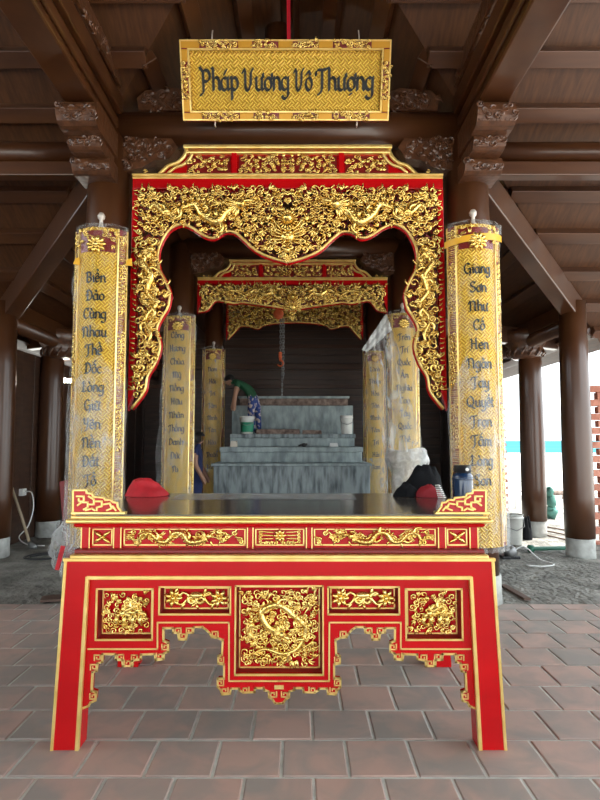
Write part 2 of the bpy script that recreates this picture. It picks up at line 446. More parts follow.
plank_wall('wall_left', 'y', XC-OUT-0.285, 7.4, YB, 0, 2.75, 22, True, -1)
plank_wall('wall_right', 'y', XC+OUT+0.12, 11.0, YB, 0, 3.2, 12, True, 1)
b = MB(); b.box(-8.1, -8.0, -4.0, 8.0, 0, 3.4); tag(b.build('wall_far_left', M['panelwood']), kind='structure')
b = MB(); b.box(-8.0, XC-OUT-0.22, 7.42, 7.5, 0, 3.3); tag(b.build('wall_rear_left', M['panelwood']), kind='structure')
for z, h, d in ((ZZ(366,14.2), 0.14, 0.10), (ZZ(386,14.2), 0.10, 0.07), (ZZ(345,14.2), 0.10, 0.05)):
    MB().box(XC-4.4, XC+4.4, 14.42-d, 14.42, z-h/2, z+h/2).build('trim_1', M['woodx'], wb, bevel=0.01)

# columns
def column(x, y, r, ztop, label, group, name='timber_column', base_r=None, rb=0.23):
    t = thing(name, (x, y, 0), label, 'column', group)
    prof = [(r*1.0, 0.0+rb), (r*1.02, rb+0.5), (r*1.02, rb+1.2), (r*0.97, ztop*0.75), (r*0.92, ztop)]
    m = MB(); m.lathe((x, y, 0), prof, 40); m.build('shaft', M['wood'], t, smooth=False)
    t.children[0].data.polygons.foreach_set('use_smooth', [len(p.vertices) == 4 for p in t.children[0].data.polygons])
    br = base_r or r*1.08
    m = MB(); m.lathe((x, y, 0), [(br*1.02, -0.02), (br*1.02, 0.06), (br, 0.07), (br, rb-0.015), (br*0.97, rb)], 40)
    o = m.build('footing', M['stone'], t); o.data.polygons.foreach_set('use_smooth', [len(p.vertices) == 4 for p in o.data.polygons])
    return t
names = [('first', 'largest'), ('second', 'middle'), ('third', 'rearmost')]
what = [('the gilded board that begins Biển Đảo', 'the gilded board with a yellow tape band'),
        ('the plastic-wrapped board on the far side of the red cloth', 'the gilded board draped with a loose plastic sheet'),
        ('the gilded board next to the bending worker', 'the gilded board at the white bucket end of the altar steps')]
for i, y in enumerate(ROWS):
    for s in (-1, 1):
        column(XC+s*HALF, y, 0.205, 4.48, 'thick round brown column behind ' + what[i][0 if s < 0 else 1], 'inner hall columns', rb=0.25)
OUTC = {}
for (s, y, lab) in ((-1, 7.15, 'round brown column with a pole leaning beside it, under the end of a valley beam'),
                    (1, 7.15, 'round brown column where a valley beam lands, by the green pipe'),
                    (-1, 8.65, 'round brown column on a pale footing in front of the dark plank wall'),
                    (1, 8.65, 'round brown column behind the mortar bucket, open sea view beside it')):
    OUTC[(s, y)] = column({(-1, 7.15): -3.87, (1, 7.15): 3.555, (-1, 8.65): -3.88, (1, 8.65): 3.61}[(s, y)], y, 0.178, base_r=0.172, ztop=3.25 if y < 8 else 3.15, label=lab, group='outer hall columns', name='outer_column')
column(XC+OUT, 11.8, 0.20, 3.15, 'round brown column at the far end of the open side bay', 'outer hall columns', name='outer_column')

# beams
def round_beam(p0, p1, r, name, label, group, flat=1.0):
    m = MB(); m.tube([p0, p1], [r, r], 28, flat, (0,0,1))
    o = m.build(name, M['woodx'] if abs(p1[0]-p0[0]) > abs(p1[1]-p0[1]) else M['wood'], loc=tuple(Vector(p0).lerp(Vector(p1), .5)))
    o.data.polygons.foreach_set('use_smooth', [len(p.vertices) == 4 for p in o.data.polygons])
    return tag(o, label, 'beam', group)
zb = ZZ(131, 5.2)
round_beam((XC-HALF, 5.2, zb), (XC+HALF, 5.2, zb), 0.165, 'lintel_beam', 'round brown beam above the largest gilded gate, behind the name plaque', 'cross beams')
ztie = ZZ(153, 5.2)
round_beam((XL, 5.2, ztie), (XC-HALF, 5.2, ztie), 0.10, 'tie_beam', 'round brown tie beam running outward from the first inner column, plank-wall side', 'cross beams')
round_beam((XC+HALF, 5.2, ztie), (XR, 5.2, ztie), 0.10, 'tie_beam', 'round brown tie beam running outward from the first inner column, sea side', 'cross beams')
for s, w in ((-1, 'plank-wall side'), (1, 'sea side')):
    x0, x1 = (XL, XC-HALF) if s < 0 else (XC+HALF, XR)
    o = MB().box(x0, x1, 5.14, 5.26, ztie-0.25, ztie-0.11).build('tie_plate', M['woodx'], bevel=0.01, loc=((x0+x1)/2, 5.2, ztie-0.2))
    tag(o, 'flat brown plate under the round tie beam on the %s' % w, 'beam', 'cross beams')
for i in (1, 2):
    y = ROWS[i]; z = zb if i == 1 else ZZ(283, 11.8)
    round_beam((XC-HALF, y, z), (XC+HALF, y, z), 0.16, 'lintel_beam', 'round dark beam above the %s gilded gate' % ('middle' if i == 1 else 'rearmost'), 'cross beams')
for s, w in ((-1, 'plank-wall side'), (1, 'sea side')):
    x = XC + s*1.77
    # long overhead beam running toward the front, with a stepped inner moulding
    t = thing('overhead_beam', (x, 4.6, 4.35), 'heavy square beam overhead resting on the carved corbel of the %s' % w, 'beam', 'overhead beams')
    MB().box(x-0.135, x+0.135, -3.5, 5.2, 4.34, 4.72).build('beam_body', M['wood'], t, bevel=0.02)
    xi = x - s*0.135
    MB().box(min(xi, xi-s*0.035), max(xi, xi-s*0.035), -3.5, 5.1, 4.40, 4.50).build('moulding', M['wood'], t, bevel=0.012)
    MB().box(min(xi, xi-s*0.06), max(xi, xi-s*0.06), -3.5, 5.1, 4.55, 4.72).build('moulding', M['wood'], t, bevel=0.012)
    # valley beam from the inner column down to the outer one
    p0 = Vector((XC+s*(HALF-0.05), 5.15, 4.13)); p1 = Vector((XC+s*(OUT+0.12), 7.27, 3.14))
    o = MB().bar(p0, p1, 0.20, 0.30).build('valley_beam', M['wood'], bevel=0.015, loc=tuple((p0+p1)/2))
    tag(o, 'sloping brown valley beam from the first inner column down to an outer column, %s' % w, 'beam', 'valley beams')
    # eave plate along the outer columns
    x = XC + s*OUT
    y0 = 7.15
    round_beam((x, y0, 2.98), (x, YB-0.2, 2.98), 0.10, 'eave_beam', 'round brown eave beam over the outer columns of the %s' % w, 'eave beams')
    o = MB().box(x-0.07, x+0.07, y0, YB-0.2, 3.06, 3.26).build('eave_plate', M['wood'], bevel=0.01, loc=(x, 10, 3.16))
    tag(o, 'flat brown plate on top of the eave beam of the %s' % w, 'beam', 'eave beams')

# ------------------------------------------------------------------ carving tools
def cr(pts, n):
    P = np.asarray(pts, float); P = np.vstack([2*P[0]-P[1], P, 2*P[-1]-P[-2]])
    out = []; k = len(P) - 3
    for t in np.linspace(0, k - 1e-6, n):
        i = int(t); f = t - i
        p0, p1, p2, p3 = P[i:i+4]
        out.append(0.5*((2*p1) + (-p0+p2)*f + (2*p0-5*p1+4*p2-p3)*f*f + (-p0+3*p1-3*p2+p3)*f**3))
    return np.array(out)
def scroll(mb, cx, cz, size, ang, hand, y, w, turns=1.25, n=13, sides=5):
    t = np.linspace(0, 1, n); th = ang + hand*t*turns*2*math.pi; r = size*(1 - 0.82*t)
    P = np.stack([cx + r*np.cos(th), y - 0.6*w*np.sin(math.pi*t), cz + r*np.sin(th)], 1)
    R = w*(0.35 + 0.75*np.sin(math.pi*np.clip(t*0.75+0.06, 0, 1))); R[-1] = w*0.95; R[-2] = w*1.0
    mb.tube(P, R, sides, 1.0)
def flame(mb, cx, cz, ln, ang, curl, y, w, n=8, sides=5, lift=0.0):
    t = np.linspace(0, 1, n); a = ang + curl*t*t
    st = ln/(n-1)
    x = cx + np.concatenate([[0], np.cumsum(np.cos(a[:-1])*st)]); z = cz + np.concatenate([[0], np.cumsum(np.sin(a[:-1])*st)])
    P = np.stack([x, y - lift*np.sin(math.pi*t), z], 1)
    R = w*np.clip(np.sin(math.pi*(0.16+0.82*t)), 0.06, 1)**0.8
    mb.tube(P, R, sides, 0.9)
def flower(mb, cx, cz, r, y, k=6, rot=0.0):
    for i in range(k):
        a = rot + 2*math.pi*i/k
        flame(mb, cx+0.2*r*math.cos(a), cz+0.2*r*math.sin(a), r*0.85, a, 0.5, y, r*0.24, 6, 5, r*0.15)
    mb.ball((cx, y-r*0.15, cz), r*0.28)
def inside(poly, p):
    poly = np.asarray(poly); x, z = p; c = False; j = len(poly)-1
    for i in range(len(poly)):
        xi, zi = poly[i]; xj, zj = poly[j]
        if (zi > z) != (zj > z) and x < (xj-xi)*(z-zi)/(zj-zi+1e-15)+xi: c = not c
        j = i
    return c
def edge_dist(poly, p):
    A = np.asarray(poly, float); B = np.roll(A, -1, 0); d = B - A
    t = np.clip(((p - A)*d).sum(1)/((d*d).sum(1)+1e-12), 0, 1)
    return np.sqrt((((A + d*t[:,None]) - p)**2).sum(1)).min()
def fill(mb, poly, sp, k, y, seed, margin=None, mix=(0.45, 0.82), depth=0.02, skip=None):
    """crowd a region with scrolls, flame leaves and cloud knobs"""
    r = random.Random(seed); A = np.asarray(poly); x0, z0 = A.min(0); x1, z1 = A.max(0)
    margin = sp*0.35 if margin is None else margin
    row = 0; z = z0 + sp/2
    while z < z1:
        x = x0 + sp*(0.25 + 0.5*(row % 2))
        while x < x1:
            p = np.array((x + r.uniform(-.3,.3)*sp, z + r.uniform(-.3,.3)*sp))
            if inside(poly, p) and edge_dist(poly, p) > margin and not (skip and skip(p)):
                yy = y - r.uniform(0, depth); q = r.random(); a = r.uniform(0, 2*math.pi); h = r.choice((-1, 1))
                if q < mix[0]:
                    scroll(mb, p[0], p[1], r.uniform(.030,.046)*k, a, h, yy, r.uniform(.008,.0115)*k, r.uniform(1.0,1.5))
                elif q < mix[1]:
                    for i in range(3):
                        flame(mb, p[0], p[1], r.uniform(.05,.095)*k, a + (i-1)*0.55, h*r.uniform(.6,1.8), yy, r.uniform(.008,.0125)*k, lift=.008*k)
                else:
                    scroll(mb, p[0]-.012*k, p[1], .026*k, a, 1, yy, .009*k, 1.1); scroll(mb, p[0]+.014*k, p[1]+.01*k, .024*k, a+2, -1, yy, .009*k, 1.1)
                    mb.ball((p[0], yy-.006*k, p[1]), .014*k, 7, 5)
            x += sp
        z += sp*0.88; row += 1
def dragon(mb, pts, y, r, seed=0, head_dir=None, legs=True, mane=9, spikes=True):
    """sinuous scaled body from head (first point) to tail, with horned head, mane, claws"""
    g = random.Random(seed)
    n = 64; C = cr(pts, n); t = np.linspace(0, 1, n)
    R = r*np.interp(t, (0, .12, .5, .85, 1), (.75, 1.0, .95, .5, .12)) * (1 + 0.10*np.abs(np.sin(np.arange(n)*1.5)))
    P = np.stack([C[:,0], np.full(n, y) - 0.5*r*np.sin(t*9), C[:,1]], 1)
    mb.tube(P, R, 9, 1.0)
    T = np.gradient(C, axis=0); T /= np.linalg.norm(T, axis=1, keepdims=True)
    if spikes:
        for i in range(3, n-5, 2):
            nx_, nz_ = -T[i,1], T[i,0]
            flame(mb, C[i,0]+nx_*R[i]*.7, C[i,1]+nz_*R[i]*.7, R[i]*1.1, math.atan2(nz_, nx_)+.5, .6, y-.3*r, R[i]*.32, 4, 4)
            mb.ball((C[i,0], y-.5*r*math.sin(t[i]*9)-R[i]*.82, C[i,1]), R[i]*.38, 6, 4)
    h = C[0]; d = -T[0] if head_dir is None else np.array(head_dir)/np.hypot(*head_dir); a = math.atan2(d[1], d[0])
    mb.ball((h[0]+d[0]*r*.3, y-r*.6, h[1]+d[1]*r*.3), r*1.25, 9, 7, (1,1,.9))
    flame(mb, h[0]+d[0]*r, h[1]+d[1]*r+.2*r, r*2.2, a+.25, .5, y-r*.9, r*.55, 7, 7)
    flame(mb, h[0]+d[0]*r*.8, h[1]+d[1]*r-.4*r, r*1.7, a-.35, -.4, y-r*.7, r*.42, 6, 6)
    mb.ball((h[0]+d[0]*r*.5-d[1]*r*.5, y-r*1.6, h[1]+d[1]*r*.5+d[0]*r*.5), r*.36, 7, 5)
    for i in range(mane):
        b = a + math.pi + (i-(mane-1)/2)*(2.6/mane)
        flame(mb, h[0]-d[0]*r*.2, h[1]-d[1]*r*.2, r*g.uniform(2.2,3.4), b, g.choice((-1,1))*g.uniform(.2,.9), y-r*.75, r*.33, 7, 5, r*.3)
    for sgn in (-1, 1):
        flame(mb, h[0]+d[0]*r*1.6, h[1]+d[1]*r*1.6, r*3.2, a+sgn*1.0, -sgn*2.2, y-r, r*.18, 9, 4)
    if legs:
        for i, sgn in ((int(n*.22), -1), (int(n*.34), 1), (int(n*.62), -1), (int(n*.74), 1)):
            b = math.atan2(T[i,1], T[i,0]) + sgn*1.2
            L = [C[i], C[i]+r*1.8*np.array((math.cos(b), math.sin(b)))]
            L.append(L[1]+r*1.6*np.array((math.cos(b-sgn*1.0), math.sin(b-sgn*1.0))))
            Q = cr(L, 7); mb.tube(np.stack([Q[:,0], np.full(7, y-r*.5), Q[:,1]], 1), r*np.linspace(.7,.35,7), 6)
            for c in (-.7, 0, .7): flame(mb, L[2][0], L[2][1], r*1.2, b-sgn*1.0+c, .7, y-r*.6, r*.2, 5, 4)
def rect(x0, x1, z0, z1): return [(x0,z0),(x1,z0),(x1,z1),(x0,z1)]
def line_tube(mb, pts, y, w, closed=False):
    """square-cut gold line along a polyline in the (x, z) plane, mitred"""
    P = np.asarray(pts, float); n = len(P)
    m = n if closed else n-1
    for i in range(m):
        a = P[i]; b = P[(i+1) % n]; d = b - a; l = np.hypot(*d)
        if l < 1e-6: continue
        d = d/l; nn = np.array((-d[1], d[0]))*w/2; e = d*w*0.45
        q = [a-e-nn, b+e-nn, b+e+nn, a-e+nn]
        mb.hexa([(p[0], y+w*0.9, p[1]) for p in q] + [(p[0], y-w*0.3, p[1]) for p in q])

# ------------------------------------------------------------------ broad-nib lettering
def arc(cx, cz, rx, rz, a0, a1, n=12):
    a = np.radians(np.linspace(a0, a1, n)); return np.stack([cx+rx*np.cos(a), cz+rz*np.sin(a)], 1)
def pl(*p): return np.array(p, float)
def J(*parts): return np.vstack(parts)
GL = {
 'a': (.95, [arc(.38,.48,.34,.48,60,330), pl((.72,1.0),(.72,.2),(.8,.02),(.92,.08))]),
 'b': (.9, [pl((.12,1.7),(.12,.1)), arc(.44,.48,.34,.48,150,-150)]),
 'c': (.75, [arc(.40,.48,.34,.48,55,310)]),
 'd': (.95, [arc(.38,.48,.34,.48,60,330), pl((.72,1.7),(.72,.2),(.8,.02),(.92,.08))]),
 'e': (.8, [J(pl((.08,.5),(.68,.58)), arc(.40,.5,.32,.5,15,310))]),
 'g': (.92, [arc(.38,.5,.34,.48,60,330), J(pl((.72,1.0),(.72,-.15)), arc(.38,-.25,.34,.4,0,-150))]),
 'h': (.92, [pl((.05,1.72),(.16,1.6),(.16,0)), J(pl((.16,.6)), arc(.46,.62,.3,.36,150,0), pl((.76,.15),(.88,.02)))]),
 'i': (.42, [pl((.06,.9),(.18,1.0),(.18,.15),(.32,.02))]),
 'l': (.42, [pl((.18,1.7),(.18,.15),(.32,.02))]),
 'm': (1.35, [pl((.04,.9),(.14,1),(.14,0)), J(pl((.14,.6)), arc(.38,.65,.24,.34,150,0), pl((.62,0))), J(pl((.62,.6)), arc(.86,.65,.24,.34,150,0), pl((1.1,.12),(1.25,.02)))]),
 'n': (.92, [pl((.04,.9),(.16,1),(.16,0)), J(pl((.16,.6)), arc(.46,.62,.3,.36,150,0), pl((.76,.15),(.88,.02)))]),
 'o': (.85, [arc(.42,.48,.35,.48,80,440,18)]),
 'p': (.9, [pl((.04,1.0),(.16,1.0),(.16,-.7)), arc(.46,.5,.34,.48,150,-150)]),
 'q': (.92, [arc(.38,.5,.34,.48,60,330), pl((.72,1.0),(.72,-.7))]),
 'r': (.65, [pl((.04,.9),(.16,1),(.16,0)), J(pl((.16,.6)), arc(.42,.6,.26,.38,150,50))]),
 's': (.72, [J(arc(.38,.74,.26,.24,40,220), arc(.36,.26,.28,.26,60,-140))]),
 't': (.55, [pl((.22,1.4),(.22,.2),(.34,.02),(.5,.1)), pl((.0,1.0),(.46,1.0))]),
 'u': (.95, [J(pl((.04,.92),(.14,1.0),(.14,.35)), arc(.42,.32,.28,.32,180,330)), pl((.72,1.0),(.72,.2),(.8,.02),(.92,.08))]),
 'y': (.92, [J(pl((.04,.92),(.14,1.0),(.14,.4)), arc(.42,.38,.28,.36,180,330)), J(pl((.72,1.0),(.72,-.15)), arc(.38,-.25,.34,.4,0,-140))]),
 'v': (.85, [pl((.04,1.0),(.36,.0),(.74,1.0))]),
 'B': (1.2, [pl((.0,1.45),(.2,1.62),(.28,1.5),(.28,0)), J(pl((.1,1.5)), arc(.55,1.22,.36,.4,120,-90), ), J(arc(.58,.42,.42,.42,95,-150))]),
 'C': (1.1, [arc(.58,.8,.48,.8,50,315,18), pl((.9,1.6),(.84,1.2))]),
 'D': (1.25, [pl((.28,1.55),(.28,.05)), J(pl((.02,1.4)), arc(.45,.8,.62,.8,110,-110,18)), pl((.05,0),(.3,.06))]),
 'G': (1.25, [arc(.58,.8,.48,.8,50,330,18), pl((.7,.75),(1.02,.75),(1.02,.0),(.9,-.3))]),
 'H': (1.35, [pl((.02,1.4),(.2,1.6),(.28,1.4),(.28,.05),(.1,-.1)), pl((.28,.8),(.95,.85)), pl((.95,1.7),(.95,.1),(1.15,.02))]),
 'L': (1.05, [pl((.15,1.3),(.3,1.6),(.34,1.4),(.3,.1)), pl((.05,.1),(.4,.0),(.9,.12))]),
 'M': (1.6, [pl((.02,1.2),(.2,1.5),(.28,1.4),(.28,0)), J(arc(.55,1.15,.27,.38,170,0), pl((.82,0))), J(arc(1.08,1.15,.27,.38,170,0), pl((1.34,.1),(1.5,0)))]),
 'N': (1.3, [pl((-.05,1.1),(.1,1.5),(.26,1.4),(.26,.0),(.12,-.1)), J(pl((.26,1.1)), arc(.62,1.05,.36,.48,150,0), pl((.98,.12),(1.15,.0)))]),
 'P': (1.15, [pl((-.05,1.75),(.2,1.5),(.28,1.4),(.28,-.1),(.08,-.35),(-.05,-.35)), J(pl((.28,1.35)), arc(.55,1.1,.42,.45,120,-120))]),
 'Q': (1.3, [arc(.58,.8,.5,.78,80,440,20), pl((.5,.3),(.9,-.05),(1.25,-.3))]),
 'S': (1.05, [J(arc(.55,1.22,.36,.38,40,220), arc(.48,.42,.42,.42,60,-150)), pl((.86,1.62),(.8,1.3))]),
 'T': (1.15, [J(arc(.3,1.25,.28,.3,200,90), pl((.6,1.55),(1.1,1.62))), pl((.62,1.55),(.62,.1),(.45,-.25),(.25,-.3))]),
 'V': (1.25, [J(pl((.0,1.35),(.15,1.6),(.26,1.4),(.26,.4)), arc(.52,.35,.27,.36,180,290), pl((.82,.5),(.86,1.35),(1.05,1.65)))]),
 'Y': (1.15, [J(pl((.0,1.4),(.18,1.6),(.24,1.2)), arc(.52,1.1,.3,.38,180,320)), pl((.86,1.65),(.82,.4),(.6,-.2),(.3,-.3))]),
 'A': (1.25, [pl((.05,0),(.55,1.6),(.95,.1),(1.15,.0)), pl((.25,.55),(.85,.55))]),
 'K': (1.2, [pl((.2,1.6),(.2,0)), pl((.95,1.6),(.25,.8),(1.05,0))]),
}
MK = {'\u0301': lambda x,z:[pl((x-.05,z+.16),(x+.18,z+.5))], '\u0300': lambda x,z:[pl((x-.18,z+.5),(x+.05,z+.16))],
      '\u0309': lambda x,z:[arc(x,z+.38,.14,.14,160,-80,7)], '\u0303': lambda x,z:[J(arc(x-.12,z+.24,.12,.13,180,0,5), arc(x+.12,z+.26,.12,.13,180,360,5))],
      '\u0323': lambda x,z:[pl((x-.07,-.32),(x+.07,-.26))], '\u0302': lambda x,z:[pl((x-.24,z+.14),(x,z+.42),(x+.24,z+.14))],
      '\u031b': lambda x,z:[pl((x+.30,.82),(x+.46,1.0),(x+.42,1.25))], '\u0306': lambda x,z:[arc(x,z+.42,.2,.24,200,340,6)]}
def word_strokes(txt):
    out = []; x = 0.0; pen = []
    for ch in unicodedata.normalize('NFD', txt.replace('Đ', 'D\u0001').replace('đ', 'd\u0001')):
        if ch == ' ': x += .55; continue
        if ch == '\u0001':
            out.append(pl((lx-.02,.85 if cap else 1.35),(lx+(.5 if cap else .95),.85 if cap else 1.35))); continue
        if ch in MK:
            top = 1.7 if cap else (1.05 + .42*stack)
            out += MK[ch](mx_, top)
            if ch in '\u0302\u0306': stack += 1
            continue
        w, st = GL[ch]; cap = ch.isupper() or ch in 'bdhl'; stack = 0; lx = x; mx_ = x + w*.45
        for s_ in st: out.append(s_ + np.array((x, 0)))
        if ch == 'i' and txt == 'Giang': out.append(pl((x+.12,1.28),(x+.24,1.36)))
        x += w + .02
    return out, x
def letter_mesh(mb, txt, cx, cz, xh, y, depth=0.006, max_w=None, nib=(0.21, 0.07), ang=38, sq=1.0):
    st, w = word_strokes(txt); sx = xh*sq
    if max_w and w*sx > max_w: sx = max_w/w
    a = math.radians(ang); n1 = np.array((math.cos(a), math.sin(a)))*nib[0]/2; n2 = np.array((-math.sin(a), math.cos(a)))*nib[1]/2
    def tr(p): return (cx + (p[0]-w/2)*sx, cz + (p[1]-.5)*xh)
    for s_ in st:
        for i in range(len(s_)-1):
            p, q = s_[i], s_[i+1]
            if np.hypot(*(q-p)) < 1e-6: continue
            pts = [p+n1+n2, p+n1-n2, p-n1-n2, p-n1+n2, q+n1+n2, q+n1-n2, q-n1-n2, q-n1+n2]
            # convex hull of the nib at both ends
            pts = sorted([tuple(v) for v in pts]); lo = []; hi = []
            for v in pts:
                while len(lo) > 1 and (lo[-1][0]-lo[-2][0])*(v[1]-lo[-2][1])-(lo[-1][1]-lo[-2][1])*(v[0]-lo[-2][0]) <= 0: lo.pop()
                lo.append(v)
            for v in reversed(pts):
                while len(hi) > 1 and (hi[-1][0]-hi[-2][0])*(v[1]-hi[-2][1])-(hi[-1][1]-hi[-2][1])*(v[0]-hi[-2][0]) <= 0: hi.pop()
                hi.append(v)
            H = [tr(v) for v in lo[:-1]+hi[:-1]]; m = len(H)
            mb.add([(u[0], y-depth, u[1]) for u in H] + [(u[0], y, u[1]) for u in H],
                   [tuple(range(m))] + [(j, j+m, (j+1)%m+m, (j+1)%m) for j in range(m)])

# ------------------------------------------------------------------ carved brackets in brown timber
def corbel(s, w):
    """stepped scroll corbel reaching forward from the column top to carry the overhead beam"""
    x = XC + s*1.77; hw = 0.15
    t = thing('carved_corbel', (x, 5.0, 3.9), 'carved brown scroll corbel on the first inner column, %s' % w, 'bracket', 'column-top corbels')
    ys = [(5.05, 4.78, 3.94, 4.13), (5.05, 4.60, 4.10, 4.26), (5.05, 4.42, 4.22, 4.36)]
    ztops = [4.02, 4.15, 4.34]; zb = [3.86, 4.00, 4.11]; yf = [4.82, 4.66, 4.46]; hws = [0.17, 0.14, 0.165]
    for i in range(3):
        z0, z1, y0 = zb[i], ztops[i], yf[i]; r = (z1-z0)/2
        prof = [(5.15, z0), (5.15, z1)] + [(y0 + r - r*math.cos(a), (z0+z1)/2 + r*math.sin(a)) for a in np.radians(np.linspace(90, -90, 9))]
        m = MB(); h = hws[i]
        n = len(prof); V = [(x-h, a, b) for a, b in prof] + [(x+h, a, b) for a, b in prof]
        m.add(V, [tuple(range(n)), tuple(reversed(range(n, 2*n)))] + [(j, j+n, (j+1)%n+n, (j+1)%n) for j in range(n)])
        g = random.Random(20+i)
        for k in range(9):
            cx_ = x - h + (k+.5)*2*h/9
            scroll(m, cx_, (z0+z1)/2 + g.uniform(-.5,.5)*r, 0.035, g.uniform(0,6), g.choice((-1,1)), y0+0.012, 0.010)
            flame(m, cx_, z0+0.3*r, 0.06, g.uniform(.6,2.4), 1.0, y0+0.03, 0.010)
        m.build('scroll_block', M['carvedwood'], t, bevel=0.008, fixn=True)
    return t
corbel(-1, 'plank-wall side'); corbel(1, 'sea side')

def arm(s, y, xs, zs, name, label, seed, depth=0.14):
    """carved arm: outline from the column outward along x, covered with relief"""
    pts = [(XC + s*(HALF - a), z) for a, z in zip(xs, zs)]
    t = MB(); t.shape([pts], y-depth/2, y+depth/2)
    poly = pts
    fill(t, poly, 0.07, 1.15, y-depth/2+0.004, seed, margin=0.02, depth=0.01)
    o = t.build(name, M['carvedwood'], loc=(XC+s*(HALF-0.3), y, zs[0]), bevel=0.006, fixn=True)
    return tag(o, label, 'bracket', 'carved arms beside the beams')
for i, y in enumerate(ROWS):
    gate = ('largest', 'middle', 'rearmost')[i]
    zc = ZZ(153, 5.15) if i < 2 else ZZ(283, 11.8) - .14
    for s, w in ((-1, 'plank-wall side'), (1, 'sea side')):
        arm(s, y-0.03, [0.14, 0.42, 0.62, 0.68, 0.60, 0.46, 0.34, 0.24, 0.14], [zc+.16, zc+.16, zc+.12, zc+.03, zc-.08, zc-.10, zc-.17, zc-.19, zc-.19], 'scroll_bracket',
            'carved brown arm under the beam over the %s gate, %s' % (gate, w), 31+i*4+s)
        if i == 0:
            zu = zb + 0.15
            arm(s, y, [0.30, 0.72, 0.80, 0.80, 0.66, 0.36, 0.28], [zu, zu, zu+.05, zu+.17, zu+.22, zu+.20, zu+.12], 'carved_block',
                'carved brown cushion block on top of the beam beside the name plaque, %s' % w, 71+s, 0.2)
# carved leaves along the inner top of the overhead beams, and capitals of the outer columns
for s, w in ((-1, 'plank-wall side'), (1, 'sea side')):
    x = XC + s*1.56; m = MB(); g = random.Random(5)
    for k in range(26):
        yy = 3.0 + k*0.075
        for q in range(2):
            c = (x, yy + g.uniform(-.02,.02), 4.82 + g.uniform(-.07,.07))
            n = 11; t_ = np.linspace(0, 1, n); th = g.uniform(0,6) + t_*7; r_ = .05*(1-.8*t_)
            m.tube(np.stack([np.full(n, c[0])+g.uniform(-.01,.01), c[1]+r_*np.cos(th), c[2]+r_*np.sin(th)], 1), .012, 5, 1, (1,0,0))
    MBb = MB(); MBb.box(x-0.012, x+0.012, 2.95, 4.95, 4.74, 4.90)
    o = MBb.build('carved_valance', M['carvedwood'], loc=(x, 4, 4.8))
    tag(o, 'carved brown leaf valance along the overhead beam of the %s' % w, 'carving', 'beam valances')
    tag(m.build('leaf_relief', M['carvedwood'], o, smooth=True), kind='stuff')
    x = XC + s*OUT
    m = MB()
    m.lathe((x, 8.65, 2.72), [(.17,0),(.24,.05),(.27,.13),(.25,.18),(.30,.24),(.33,.36),(.31,.44)], 24)
    for k in range(14):
        a = k*2*math.pi/14
        P = [(x+(.25+.03*math.sin(q*1.2))*math.cos(a+.1*q), 8.65+(.25+.03*math.sin(q*1.2))*math.sin(a+.1*q), 2.75+.045*q) for q in range(5)]
        m.tube(P, [.012,.02,.022,.018,.01], 5)
    o = m.build('column_capital', M['carvedwood'], loc=(x, 8.65, 2.72), smooth=True)
    tag(o, 'carved brown capital at the eave beam of the %s' % w, 'bracket', 'outer capitals')
    m = MB(); m.bar((XC+s*(HALF+.1), 8.65, 3.3), (x+s*.5, 8.65, 3.0), 0.16, 0.26)
    tag(m.build('side_beam', M['wood'], bevel=0.012, loc=(x, 8.65, 3.1)), 'sloping dark beam between inner and outer columns, %s' % w, 'beam', 'side beams')

